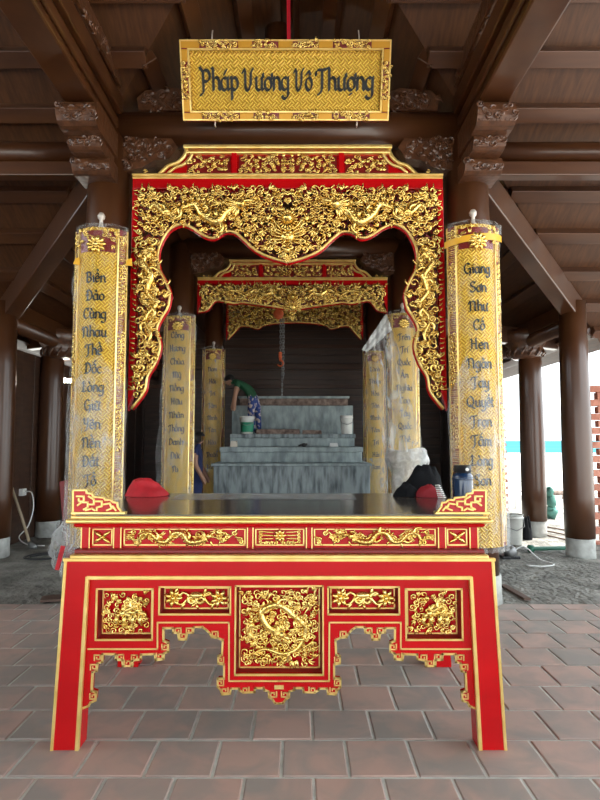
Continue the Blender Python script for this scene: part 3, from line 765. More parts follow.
# ------------------------------------------------------------------ gilded gates
def gate(Y, half, edge, ztop, rail, name, label, seed, crest=True, crest_half=0.95, crest_h=0.28, dragons=None, medal=None, tip=None, sp=0.056, k=0.95, posts=0.5):
    t = thing(name, (XC, Y, ztop - 1.0), label, 'carved gate', 'carved gates')
    zr = ztop - rail
    def part(mb, nm, mt, **kw): return mb.build(nm, M[mt], t, **kw)
    part(MB().box(XC-half, XC+half, Y-0.03, Y+0.05, zr, ztop), 'top_rail', 'red', bevel=0.006)
    part(MB().box(XC-half, XC+half, Y-0.04, Y+0.0, ztop-0.022, ztop), 'gold_fillet', 'gold_line', bevel=0.004)
    zt = edge[-1][1]
    for s in (-1, 1):
        xo = XC + s*half; xi = XC + s*(half-0.055)
        part(MB().shape([[(xo, zr), (xi, zr), (xi, zt+0.16), (xo, zt-0.02)]], Y-0.03, Y+0.05), 'side_rail', 'red', bevel=0.004)
    # rim along the wavy lower edge
    E = cr(edge, 110)
    for s in (-1, 1):
        P = np.stack([XC + s*E[:,0], np.full(len(E), Y-0.045), E[:,1]], 1)
        part(MB().tube(P, 0.013, 6), 'edge_rim', 'gold_line', smooth=True)
        Q = P.copy(); Q[:,1] += 0.04; Q[:,2] -= 0.003
        part(MB().tube(Q, 0.019, 6), 'edge_band', 'red', smooth=True)
    poly = [(0, zr-0.0), (half-0.055, zr-0.0), (half-0.055, zt+0.1)] + [tuple(p) for p in E[::-1][4:]]
    poly = [(a, b) for a, b in poly]
    m = MB(); fill(m, poly, sp*1.15, k*1.15, Y+0.025, seed, margin=0.012)
    m.warp(lambda V: V + np.array((XC, 0, 0))); m.mirror(XC)
    tag(part(m, 'red_tracery', 'maroon', smooth=True), kind='stuff')
    m = MB(); fill(m, poly, sp, k, Y-0.03, seed+1, margin=0.014, depth=0.045)
    # outermost leaves breaking past the rim
    g = random.Random(seed+9)
    for i in range(14, len(E)-2, 4):
        if E[i,0] > half*0.55:
            flame(m, E[i,0], E[i,1], 0.07*k, g.uniform(-.6, 2.4), g.uniform(-1.2,1.2), Y-0.05, 0.011*k)
    for zz in np.arange(zt+.25, zr, 0.05):
        flame(m, half-0.06, zz, 0.05*k, g.uniform(-.5,.8), 1.0, Y-0.045, 0.009*k)
    for xx in np.arange(0.1, half, 0.06):
        if g.random() < .6: flame(m, xx, zr-0.01, 0.06*k, g.uniform(.2,1.6), g.uniform(-1,1), Y-0.05, 0.010*k)
    m.warp(lambda V: V + np.array((XC, 0, 0))); m.mirror(XC)
    tag(part(m, 'cloud_carving', 'gold', smooth=True), kind='stuff')
    if dragons:
        for s in (-1, 1):
            m = MB()
            for di, (pts, r) in enumerate(dragons): dragon(m, pts, Y-0.085, r, seed+di)
            def fx(V, s=s):
                V = V.copy(); V[:,0] = XC + s*V[:,0]; return V
            m.warp(fx); part(m, 'carved_dragon', 'gold', smooth=True)
    m = MB(); fill(m, poly, sp*2.3, k*1.0, Y-0.10, seed+5, margin=0.03, mix=(.3,.9), depth=.02)
    m.warp(lambda V: V + np.array((XC, 0, 0))); m.mirror(XC); tag(part(m, 'flame_carving', 'gold', smooth=True), kind='stuff')
    if medal:
        z, r = medal
        m = MB(); m.lathe((XC, Y-0.10, z), [(r, -.02), (r, .02), (r*.9, .035), (r*.6, .06), (r*.25, .072), (.002, .075)], 22, 'y')
        part(m, 'sun_disc', 'gold', smooth=True)
        m = MB()
        for i in range(20):
            a = 2*math.pi*i/20
            flame(m, XC+r*1.05*math.cos(a), z+r*1.05*math.sin(a), r*(1.0 if i % 2 else .7), a, .5, Y-0.10, r*.18, 6, 5)
        part(m, 'sun_rays', 'gold', smooth=True)
        m = MB(); zf = z - r*3.0; q = r/0.055
        m.ball((XC, Y-.10, zf), .062*q, 12, 9, (1.1,.7,1.0))
        for s in (-1, 1):
            m.ball((XC+s*.026*q, Y-.145, zf+.022*q), .017*q); flame(m, XC+s*.012*q, zf+.045*q, .06*q, 1.57-s*1.0, -s*.8, Y-.14, .011*q)
            for i in range(6): flame(m, XC+s*.05*q, zf-.05*q+.022*q*i, (.10+.01*i)*q, math.pi/2-s*(1.9-.22*i), s*.9, Y-.11, .012*q)
            flame(m, XC+s*.02*q, zf-.045*q, .05*q, -1.57+s*.4, s*.8, Y-.14, .009*q)
            scroll(m, XC+s*.03*q, zf-.10*q, .035*q, 1.5, s, Y-.11, .010*q); scroll(m, XC+s*.035*q, zf-.17*q, .03*q, 2.5, -s, Y-.11, .009*q)
        m.ball((XC, Y-.155, zf-.004*q), .018*q); m.ball((XC, Y-.14, zf-.036*q), .022*q, 8, 6, (1.5,.8,.6))
        m.ball((XC, Y-.11, zf-.13*q), .026*q); flower(m, XC, zf-.205*q, .04*q, Y-.10, 8)
        part(m, 'guardian_face', 'gold', smooth=True)
    if crest:
        z0, z1 = ztop, ztop + crest_h; ch = crest_half; ex = crest_half + 0.26
        def S(s): # sloping scrolled shoulder
            a = [(ch, z1-0.03), (ch+.03, z1-.10), (ch+.09, z1-.16), (ch+.17, z1-.19), (ch+.25, z0+.03), (ch+.27, z0)]
            return [(XC+s*x, z) for x, z in cr(a, 24)]
        pts = [(XC-ch, z1-.03), (XC+ch, z1-.03)] + S(1)[1:] + S(-1)[::-1][:-1]
        part(MB().shape([pts], Y-0.01, Y+0.04), 'crest_board', 'red')
        m = MB()
        m.box(XC-ch-.03, XC+ch+.03, Y-.07, Y+.04, z1-.035, z1); m.box(XC-ch-.015, XC+ch+.015, Y-.05, Y+.03, z1-.075, z1-.05)
        part(m, 'cornice', 'gold_line', bevel=0.008)
        part(MB().box(XC-half, XC+half, Y-.055, Y+.03, z0, z0+.022), 'base_fillet', 'gold_line', bevel=0.005)
        for s in (-1, 1):
            C = np.array(S(s)); P = np.stack([C[:,0], np.full(len(C), Y-.03), C[:,1]], 1)
            part(MB().tube(P, .02, 6), 'shoulder_scroll', 'gold_line', smooth=True)
            P2 = P.copy(); P2[:,0] -= s*.055; P2[:,2] -= .02; P2 = P2[P2[:,2] > z0+.02]
            part(MB().tube(P2, .016, 6), 'shoulder_scroll', 'gold_line', smooth=True)
            part(MB().box(XC+s*posts-.025, XC+s*posts+.025, Y-.05, Y, z0+.02, z1-.07), 'crest_post', 'red', bevel=0.006)
            mm = MB(); fill(mm, rect(XC+s*(ch+.28), XC+s*(half-.02), z0+.03, z0+.075) if s > 0 else rect(XC-half+.02, XC-ch-.28, z0+.03, z0+.075), .045, .6, Y, seed+40)
            if mm.n: tag(part(mm, 'shoulder_carving', 'gold', smooth=True), kind='stuff')
        for (a, b) in ((-posts+.04, posts-.04), (posts+.04, ch-.0), (-ch+.0, -posts-.04)):
            zz0, zz1 = z0+.035, z1-.085
            mm = MB(); mm.shape([rect(XC+a, XC+b, zz0, zz1)], Y-.016, Y-.01); part(mm, 'crest_panel', 'maroon')
            mm = MB()
            if a < 0 < b:
                fill(mm, rect(0, b, zz0, zz1), .040, .62, Y-.018, seed+50, margin=0.012)
                mm.warp(lambda V: V+np.array((XC,0,0))); mm.mirror(XC)
            else: fill(mm, rect(XC+a, XC+b, zz0, zz1), .040, .62, Y-.018, seed+51, margin=0.012)
            tag(part(mm, 'crest_carving', 'gold', smooth=True), kind='stuff')
    return t

YG = 5.08
ep = [(287,263),(305,258),(319.5,251),(331.5,240),(341,233),(351,233),(360.6,238.6),(370,236.7),(382,229),(393,225),(404,229.4),(411,238),(415.7,248.7),
      (417,258.5),(415.6,270),(409.7,281),(405,294),(407,308),(413,318),(418,330),(414.4,346),(419,363),(427,377),(430,392),(443,409)]
edge1 = []
for (x, y) in ep:
    p = W(x, y, YG-.02); edge1.append((max(p.x - XC, 0.0), p.z))
edge1[0] = (0.0, edge1[0][1])
h1 = 1.458
ztop = ZZ(178, YG)
L = lambda x, y: (W(x, y, YG-.1).x - XC, W(x, y, YG-.1).z)
gate(YG, h1, edge1, ztop, ztop-ZZ(190, YG), 'carved_gate', 'largest gilded openwork gate with dragons around a sun disc, nearest the red table', 11,
     crest_half=W(388,150,YG).x-XC-.0, crest_h=ZZ(148,YG)-ztop, posts=W(341,165,YG).x-XC,
     dragons=[([L(336,205), L(350,212), L(358,222), L(372,214), L(380,203), L(396,208), L(408,214), L(420,205), L(428,214)], .042),
              ([L(425,250), L(432,262), L(424,275), L(428,290), L(420,303), L(430,318), L(424,335), L(431,350)], .030)],
     medal=(ZZ(219, YG-.1), .055))
YG2 = 8.4
e2 = [(292,310.4),(312.5,307),(332,304.4),(343,303),(351.5,304),(362,301.8),(369,301.3),(373,305),(377.5,310.4),(386,312.6)]
edge2 = [(max(W(x,y,YG2).x-XC-.0, 0), W(x,y,YG2).z) for x, y in e2]; edge2[0] = (0.0, edge2[0][1])
zt2 = ZZ(279.5, YG2)
gate(YG2, h1, edge2, zt2, .085, 'carved_gate', 'middle gilded carved gate with a shallow wavy edge, framed by the largest gate', 111, crest_half=W(353.7,265,YG2).x-XC,
     crest_h=ZZ(260.6,YG2)-zt2, posts=W(324,270,YG2).x-XC, medal=(ZZ(297,YG2-.1), .05),
     dragons=[([(.28,zt2-.20), (.42,zt2-.26), (.56,zt2-.18), (.72,zt2-.26), (.9,zt2-.2), (1.1,zt2-.24)], .034)])
YG3 = 11.7
e3 = [(292,322.3),(312.5,323.4),(325.5,325.6),(331,329),(340.7,326.7),(349,326.7),(354.8,333),(361,339.7)]
edge3 = [(max(W(x,y,YG3).x-XC, 0), W(x,y,YG3).z) for x, y in e3]; edge3[0] = (0.0, edge3[0][1])
gate(YG3, h1, edge3, ZZ(295, YG3), .085, 'carved_gate', 'rearmost gilded carved gate above the altar steps, behind the hanging hook', 211, crest=False, k=1.1, sp=.062)

# ------------------------------------------------------------------ name plaque
def plaque():
    top = W(285.5, 41, 4.6); bot = W(286, 121.5, 4.81)
    tilt = math.atan2(bot.y-top.y, top.z-bot.z); H = math.hypot(bot.y-top.y, top.z-bot.z); Wd = W(391,41,4.6).x - W(180,41,4.6).x
    t = thing('name_plaque', (W(285.5,41,4.6).x, bot.y, bot.z), 'gilded name plaque with black lettering hung tilted above the largest gate', 'plaque')
    t.rotation_euler = (tilt, 0, 0)
    h = Wd/2; b = .072
    def part(mb, nm, mt, **kw): return mb.build(nm, M[mt], t, local=True, **kw)
    o = MB().box(-h+.02, h-.02, -.0, .035, .02, H-.02); uvs = [(v[0], v[2]) for v in np.concatenate(o.v)]
    part(o, 'field', 'weave', uv=uvs)
    m = MB(); line_tube(m, rect(-h+.006, h-.006, .006, H-.006), -.035, .012, True); line_tube(m, rect(-h+b, h-b, b, H-b), -.03, .014, True)
    part(m, 'gold_beading', 'gold_line')
    m = MB()
    for i in range(70):
        x = -h+b+.03+(2*h-2*b-.06)*i/69
        for z in (b+.02, H-b-.02): m.ball((x, -.004, z), .006, 5, 4)
    for i in range(22):
        z = b+.03+(H-2*b-.06)*i/21
        for x in (-h+b+.02, h-b-.02): m.ball((x, -.004, z), .006, 5, 4)
    part(m, 'bead_row', 'gold')
    for (x0,x1,z0,z1) in ((-h,h,0,b),(-h,h,H-b,H)): part(MB().box(x0,x1,-.03,.03,z0,z1), 'frame_rail', 'maroon', bevel=.004)
    for (x0,x1) in ((-h,-h+b),(h-b,h)): part(MB().box(x0,x1,-.03,.03,b,H-b), 'frame_stile', 'maroon', bevel=.004)
    for z0 in (0, H-b):
        for (x0, x1) in ((-h, -h+.18), (-.42,-.28), (-.0-.07,.07), (.28,.42), (h-.18,h)):
            part(MB().box(x0+.008,x1-.008,-.037,-.02,z0+.008,z0+b-.008), 'gold_inset', 'weave', bevel=.006)
        m = MB()
        for (x0, x1) in ((-h+.18,-.42),(-.28,-.07),(.07,.28),(.42,h-.18)): fill(m, rect(x0,x1,z0+.004,z0+b-.004), .026, .5, -.03, int(100*(x0+3)), margin=.006)
        tag(part(m, 'frame_carving', 'gold', smooth=True), kind='stuff')
    for x0 in (-h, h-b):
        for (z0, z1) in ((b, .17), (H-.17, H-b)): part(MB().box(x0+.008,x0+b-.008,-.037,-.02,z0,z1), 'gold_inset', 'weave', bevel=.006)
        m = MB(); fill(m, rect(x0+.004,x0+b-.004,.17,H-.17), .026, .5, -.03, 77, margin=.006)
        tag(part(m, 'frame_carving', 'gold', smooth=True), kind='stuff')
    xs = {'Pháp': (199, 238), 'Vương': (242, 290), 'Vô': (294, 313), 'Thượng': (316, 376)}
    for wd, (a, c) in xs.items():
        s_ = Wd/211.0; m = MB()
        letter_mesh(m, wd, ((a+c)/2-285.5)*s_, H*.475, .104, -.001, .008, max_w=(c-a)*s_, nib=(.27,.08))
        part(m, 'lettering', 'ink')
    for x in (-h+.28, h-.28):
        part(MB().tube([(x, -.005, H+.0), (x, .01, H+.05), (x, .06, H+.10)], .006, 5), 'hanging_wire', 'hook')
        part(MB().tube([(x, .0, .01), (x, .0, -.035), (x, .03, -.04)], .006, 5), 'support_peg', 'hook')
    return t
plaque()

# ------------------------------------------------------------------ gilded couplet boards wrapped in plastic
RB = 0.26
def couplet(x, y, z0, z1, words, label, seed, wz=None, xh=.056, wrap='film', tape=None, carve=True, drag=0.0):
    """convex gilded board in front of a column; y = its front"""
    t = thing('couplet_board', (x, y, z0), label, 'couplet board', 'gilded couplet boards')
    hu = RB*math.radians(60); cy = y + RB
    def cylw(V):
        a = V[:,0]/RB; d = RB - V[:,1]
        return np.stack([x + d*np.sin(a), cy - d*np.cos(a), V[:,2]], 1)
    def part(mb, nm, mt, **kw): return mb.build(nm, M[mt], t, **kw)
    us = np.linspace(-hu, hu, 25); zs = np.linspace(z0, z1, 3)
    m = MB(); m.grid([[(u, 0, z) for u in us] for z in zs]); m.grid([[(u, .025, z) for u in us] for z in zs][::-1])
    uv = np.concatenate(m.v)[:, [0, 2]]; m.warp(cylw)
    part(m, 'board', 'weave', smooth=True, uv=uv)
    ub = RB*math.radians(40)
    for s in (-1, 1):
        # side border: red ground with gold cloud carving and gold lines
        m = MB(); n = 6; uu = np.linspace(ub, hu, n)*s
        m.grid([[(u, -.006, z) for u in (uu if s > 0 else uu[::-1])] for z in (z0, z1)]); m.warp(cylw)
        part(m, 'border_strip', 'maroon', smooth=True)
        m = MB()
        for q in (ub, hu-.004): m.box(s*q-.007, s*q+.007, -.014, 0, z0, z1)
        m.warp(cylw); part(m, 'border_line', 'gold_line')
        m = MB(); g = random.Random(seed+s)
        zz = z0+.04; c = (ub+hu)/2*s; k = 0
        while zz < z1-.04:
            seg = (zz - z0) % .62
            if seg < .16:
                for q in range(3): m.box(c-.04, c+.04, -.013, -.004, zz+q*.016, zz+q*.016+.009)
                zz += .055
            else:
                if carve:
                    scroll(m, c-.018, zz, .026, g.uniform(0,6), 1, -.008, .0075); scroll(m, c+.02, zz+.02, .024, g.uniform(0,6), -1, -.008, .007)
                else: m.ball((c, -.01, zz), .03, 6, 5, (1,.4,.8))
                zz += .046
        m.warp(cylw); tag(part(m, 'border_carving', 'gold', smooth=True), kind='stuff')
    # carved head panel: lotus between scrolls
    m = MB(); flower(m, 0, z1-.16, .085, -.012, 10); flower(m, 0, z1-.16, .045, -.022, 8, .2); m.warp(cylw); part(m, 'lotus_head', 'gold', smooth=True); m = MB()
    fill(m, [(-ub+.01,z1-.26),(-.1,z1-.12),(0,z1-.05),(.1,z1-.12),(ub-.01,z1-.26),(ub-.01,z1-.02),(-ub+.01,z1-.02)], .045, .6, -.008, seed+3, margin=.01)
    m.warp(cylw); tag(part(m, 'lotus_leaves', 'gold', smooth=True), kind='stuff')
    m = MB(); m.grid([[(u, -.004, z) for u in np.linspace(-ub+.02, ub-.02, 8)] for z in (z1-.22, z1-.03)]); m.warp(cylw); part(m, 'head_ground', 'maroon', smooth=True)
    n = len(words); za, zb_ = wz if wz else (z1-.40, z0+.40)
    for i, wd in enumerate(words):
        m = MB(); letter_mesh(m, wd, 0, za+(zb_-za)*i/max(n-1, 1), xh, -.003, .006, max_w=.235, nib=(.25,.08), sq=.92)
        # cut long strokes so they follow the curve
        m.warp(cylw); part(m, 'lettering', 'ink')
    # hook at the top
    m = MB(); m.lathe((x, y+.10, z1), [(.05,-.02),(.035,.03),(.018,.05),(.015,.10),(.03,.115),(.034,.14),(.02,.165),(.004,.17)], 14)
    part(m, 'hanging_hook', 'hook', smooth=True)
    rw = min(ROWS, key=lambda q: abs(q-y-.4))
    for zz in (z1-.25, z0+.3): part(MB().box(x-.03, x+.03, y+.022, rw-.15, zz-.04, zz+.04), 'wall_cleat', 'wood')
    if tape:
        m = MB(); uu = np.linspace(-hu*1.02, hu*1.02, 22)
        m.grid([[(u, -.034, z+u*.10) for u in uu] for z in (tape-.03, tape+.03)]); m.warp(cylw); part(m, 'tape_band', 'tape', smooth=True)
    if wrap:
        g = np.random.RandomState(seed); nu, nz = 40, 90
        uu = np.linspace(-hu*1.02, hu*1.02, nu); zz = np.linspace(z0-.04, z1+.03, nz)
        ph = g.rand(6)*6; G = []
        for i, z in enumerate(zz):
            row = []
            tt = i/(nz-1)
            for j, u in enumerate(uu):
                e = abs(u)/hu
                d = .016 + .006*math.sin(u*60+ph[0]+2*math.sin(z*2+ph[1])) + .005*math.sin(u*110+z*9+ph[2]) + .007*math.sin(z*5+ph[3]+u*8)
                d += .03*max(0, e-.75)*math.sin(z*7+ph[4]) + drag*max(0, 1-tt*1.4)*max(0, -u*4)
                row.append((u, -max(d, .010), z))
            G.append(row)
        # closed over the top
        top = []
        for j, u in enumerate(uu): top.append((u*.55, .10, z1+.07+.012*math.sin(u*50)))
        G.append(top)
        m = MB(); m.grid(G); m.warp(cylw); part(m, 'plastic_wrap', wrap, smooth=True)
        if wrap == 'film':  # added milky layer: imitates the reflections that whiten the lower half
            m = MB(); m.grid([[(u*1.01, d-.006, z + (.16*math.sin(u*11+seed)+.05*math.sin(u*37))*max(0, (k_-30)/17)) for (u, d, z) in r] for k_, r in enumerate(G[:48])]); m.warp(cylw); part(m, 'reflection_haze', 'film1b', smooth=True)
    return t
LX, RX = -1.786, 1.556
wl = ['Biển','Đảo','Cùng','Nhau','Thề','Dốc','Lòng','Giữ','Yên','Nền','Đất','Tổ']
wr = ['Giang','Sơn','Như','Cố','Hẹn','Ngàn','Tay','Quyết','Trọn','Tấm','Lòng','Son']
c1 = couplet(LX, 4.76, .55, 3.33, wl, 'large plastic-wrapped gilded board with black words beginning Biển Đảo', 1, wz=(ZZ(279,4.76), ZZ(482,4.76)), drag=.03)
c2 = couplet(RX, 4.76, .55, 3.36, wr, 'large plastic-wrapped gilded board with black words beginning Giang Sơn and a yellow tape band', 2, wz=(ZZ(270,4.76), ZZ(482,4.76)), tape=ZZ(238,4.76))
w3 = ['Công','Hương','Chùa','Mỹ','Nồng','Hữu','Nhân','Thắng','Danh','Đức','Ni']
w4 = ['Trên','Trí','Quốc','Ân','Nghĩa','Cao','Tây','Quốc','Thế']
w5 = ['Nam','Hải','Trí','Tâm','Minh','Tân','Hòa','Thuận','Lành']
c3 = couplet(LX-.02, 8.1, .5, 3.30, w3, 'gilded board in thick plastic wrap behind the red cloth on the table', 3, wz=(ZZ(336,8.1), ZZ(470,8.1)), drag=.10, wrap='film1b')
c4 = couplet(RX-.02, 8.1, .5, 3.34, w4, 'gilded board half covered by a loose sheet of plastic', 4, wz=(ZZ(338,8.1), ZZ(440,8.1)), wrap='film1b')
c5 = couplet(LX-.01, 11.35, .3, 3.34, w5, 'gilded board beside the worker in the green shirt', 5, wz=(2.9, .9), carve=False, wrap='film1b')
c6 = couplet(RX-.01, 11.35, .3, 3.30, w5[::-1], 'gilded board at the end of the altar steps next to the white bucket', 6, wz=(2.9, .9), carve=False, wrap='film1b')
# yellow tape ends on the first board
for (px, py) in ((77, 262), (129, 263)):
    p = W(px, py, 4.80)
    MB().shape([[(p.x-.03,p.z-.02),(p.x+.03,p.z-.03),(p.x+.025,p.z+.04),(p.x-.01,p.z+.03)]], 4.79, 4.80).build('tape_end', M['tape'], c1)
# loose plastic on the second-row board, sea side: a hanging sheet and a bunched skirt
def sheet(name, quad, Y, mat, parent, seed, nu=26, nv=40, amp=.03):
    g = np.random.RandomState(seed); ph = g.rand(5)*6; G = []
    a, b, c, d = [np.array(W(px, py, Y+dy)) for px, py, dy in quad]
    for i in range(nv):
        v = i/(nv-1); row = []
        for j in range(nu):
            u = j/(nu-1); p = (a*(1-u)+b*u)*(1-v) + (d*(1-u)+c*u)*v
            p = p + np.array((0, -amp*(math.sin(u*16+ph[0]+3*v)+.6*math.sin(u*31+v*9+ph[1])+.5*math.sin(v*13+ph[2])), 0))
            row.append(p + np.array((amp*.3*math.sin(v*21+ph[3]), 0, amp*.3*math.sin(u*17+ph[4]))))
        G.append(row)
    return MB().grid(G).build(name, M[mat], parent, smooth=True)
sheet('loose_sheet', [(361,350,.02),(386,313,.0),(392,330,0),(368,352,.02)], 7.95, 'film3', c4, 1, amp=.012)
sheet('loose_sheet', [(366,351,.05),(391,322,0),(424,452,-.05),(384,452,-.05)], 7.98, 'film2', c4, 2, amp=.02)
m = MB(); g = random.Random(4); G = []
for i in range(26):
    v = i/25; z = ZZ(449,7.95) + (ZZ(496,7.95)-ZZ(449,7.95))*v*1.2; row = []
    for j in range(44):
        a = 2*math.pi*j/43; r = .30 - .06*v + .05*math.exp(-((v-.2)/.12)**2) + .012*math.sin(a*9+v*8) + .008*math.sin(a*17-v*5)
        row.append((RX+.02 + r*.95*math.sin(a), 8.25 - r*math.cos(a)*.9, z + .02*math.sin(a*3)))
    G.append(row)
m.grid(G).build('plastic_skirt', M['film3'], c4, smooth=True)
m = MB(); G = []
for i in range(20):
    v = i/19; z = ZZ(458,11.3) - .75*v; row = []
    for j in range(36):
        a = 2*math.pi*j/35; r = .30 + .02*math.sin(a*8+v*7) - .05*v
        row.append((RX + r*math.sin(a), 11.55 - r*math.cos(a), z))
    G.append(row)
m.grid(G).build('plastic_skirt', M['film2'], c6, smooth=True)
# plastic bag bunched around the foot of the first board, plank-wall side
m = MB(); G = []
for i in range(30):
    v = i/29; z = .74 - .42*v; row = []
    for j in range(50):
        a = 2*math.pi*j/49; r = .29 + .02*v + .03*math.sin(a*7+v*6) + .018*math.sin(a*15-v*9) + .06*math.sin(v*math.pi)
        row.append((LX-.02 + r*math.sin(a), 4.98 - r*math.cos(a)*.75, z + .03*math.sin(a*4)))
    G.append(row)
m.grid(G).build('plastic_skirt', M['film2'], c1, smooth=True)

# ------------------------------------------------------------------ the red and gold altar table
YT = 2.73
XT = W(279, 630, YT).x
def tf(x, y, Y=YT):
    p = W(x, y, Y); return (p.x, p.z)
def mir(pts): return [(2*XT - a, b) for a, b in pts]
table = thing('altar_table', (XT, 3.25, 0), 'large red lacquered altar table with gilded carved panels and splayed legs', 'table')
def tp(mb, nm, mt, parent=None, **kw): return mb.build(nm, M[mt], parent or table, **kw)
YBK = 3.83
# front frame: two splayed legs and the top band
zc = tf(279, 559)[1]; zi = tf(279, 579)[1]
oxT = XT - tf(64.5, 559)[0]; oxB = XT - tf(50.5, 750)[0]
ixT = XT - tf(88.5, 579)[0]; ixB = XT - tf(78.5, 750)[0]
def leg_poly(s): return [(XT+s*oxB, 0), (XT+s*oxT, zc), (XT+s*(oxT-.0), zc), (XT+s*ixT, zi), (XT+s*ixB, 0)]
for (ya, yb) in ((YT, YT+.10), (YBK-.14, YBK-.04)):
    for s in (-1, 1):
        p = [(XT+s*oxB, 0), (XT+s*oxT, zc), (XT+s*ixT, zi), (XT+s*ixB, 0)]
        lg = tp(MB().shape([p], ya, yb), 'leg', 'red')
        if ya == YT:
            m = MB()
            line_tube(m, [(XT+s*(oxB-.006), .002), (XT+s*(oxT-.006), zc-.004)], ya, .015); line_tube(m, [(XT+s*(ixB+.008), .002), (XT+s*(ixT+.006), zi+.004)], ya, .017)
            tp(m, 'gold_edge', 'gold_line', lg, bevel=.002)
    tp(MB().shape([[(XT-oxT, zc), (XT+oxT, zc), (XT+ixT, zi), (XT-ixT, zi)]], ya, yb), 'top_band', 'red')
m = MB(); line_tube(m, [(XT-oxT, zc-.004), (XT+oxT, zc-.004)], YT, .016); line_tube(m, [(XT-ixT, zi+.006), (XT+ixT, zi+.006)], YT, .018)
tp(m, 'gold_edge', 'gold_line', bevel=.002)
# side boards between front and rear frames
for s in (-1, 1):
    V = []
    for y in (YT+.10, YBK-.14):
        for (a, z) in ((oxT-.03+.012, .60), (oxT-.01+.012, .60), (oxT-.01, zc), (oxT-.03, zc)): V.append((XT+s*a, y, z))
    m = MB(); m.add(V, [(0,1,2,3),(7,6,5,4),(0,4,5,1),(1,5,6,2),(2,6,7,3),(3,7,4,0)]); tp(m, 'side_apron', 'red')
# apron with fretwork lower edge and panel openings (left half outline, mirrored)
half = [(279,703.5),(275,703),(272.5,699.5),(269,697),(268.5,691.3),(264.3,690),(263.6,688),(255,688),(254.5,692),(243.3,692.5),(239.4,690),(239,688.5),(231,688.5),
        (230,693.7),(222.3,694.4),(220.7,690),(217.7,686.7),(217.7,679),(224,678.5),(224,664.5),(218.4,663.3),(218.4,656.3),(222,655),(222.8,640),(217.7,637.7),
        (211.8,637),(209.5,633),(206,629.5),(202.5,627),(193.9,627),(193,632.5),(187.3,633),(186,639.5),(179,639.5),(178,633),(173.3,632.5),(172.9,628),(163.4,628),
        (163.4,641),(168,643),(168,651.7),(164,653),(163.5,659),(155.8,660),(154.7,654),(141,654.5),(140.7,659),(132.5,660.5),(132,666),(123,666),(122.5,660),
        (116,659.5),(115.7,654),(102.5,654),(102,662),(97.5,663),(96.5,671),(92.5,672),(91.5,691),(96,692.5),(95.3,700.5),(90.5,702.5),(88.5,706),(80,709)]
YA = YT + .022
hp = [tf(x, y, YA) for x, y in half]; hp[0] = (XT, hp[0][1])
top_in = (XT - ixT - .01, zi + .01)
outl = hp + [top_in] + [mir([top_in])[0]] + mir(hp)[::-1][:-1]
pan = {'sqL': (95.5,153,589,640), 'reL': (159,230.5,587,614.5), 'mid': (235,323,586,675), }
def prect(k):
    x0,x1,y0,y1 = pan[k]; a = tf(x0,y1,YA); b = tf(x1,y0,YA); return a[0], b[0], a[1], b[1]
R1 = prect('sqL'); R2 = prect('reL'); R3 = prect('mid')
hw = (R3[1]-R3[0])/2; R3 = (XT-hw, XT+hw, R3[2], R3[3])
mr = lambda R: (2*XT-R[1], 2*XT-R[0], R[2], R[3])
panels = [R1, R2, R3, mr(R2), mr(R1)]
ap = tp(MB().shape([outl] + [rect(*R)[::-1] for R in panels], YA, YA+.035), 'apron', 'red')
m = MB(); line_tube(m, hp, YA, .0095); line_tube(m, mir(hp), YA, .0095)
inner = [(88,649),(157.5,649),(157.5,622.5),(229,622.5),(229,681),(279,681)]
ip = [tf(x, y, YA) for x, y in inner]; line_tube(m, ip, YA, .007); line_tube(m, mir(ip), YA, .007)
for R in panels: line_tube(m, rect(*R), YA, .0075, True)
tp(m, 'gold_outline', 'gold_line', ap)
# squared spiral hooks in the fretwork
m = MB()
for (x, y, h, v) in ((97.5,657.5,1,1),(93.5,667,1,1),(93,696.5,1,-1),(120.5,657,-1,1),(134.5,657.5,1,1),(127.5,663,1,-1),(159.5,656,1,-1),(165,647,1,-1),(178,630.5,-1,1),
                     (189.5,630.5,1,1),(182.8,636,1,-1),(215,634,-1,1),(220.5,660,-1,-1),(220.5,683,-1,-1),(225,690.5,-1,-1),(246,690,-1,-1),(273.5,694.5,-1,-1)):
    r = 3.0
    sp = [(x-h*r,y+v*r*.9),(x-h*r,y-v*r*.8),(x+h*r*.9,y-v*r*.8),(x+h*r*.9,y+v*r*.6),(x-h*r*.25,y+v*r*.6),(x-h*r*.25,y-v*.1)]
    q = [tf(a, b, YA) for a, b in sp]; line_tube(m, q, YA, .0062); tp(m, 'fret_spiral', 'gold_line', ap)
    m = MB(); line_tube(m, mir(q), YA, .0062); tp(m, 'fret_spiral', 'gold_line', ap); m = MB()
tp(MB().shape([[(XT-.022, tf(279,689,YA)[1]), (XT+.022, tf(279,689,YA)[1]), (XT+.022, tf(279,685,YA)[1]), (XT-.022, tf(279,685,YA)[1])]], YA-.004, YA), 'fret_crown', 'gold_line', ap)

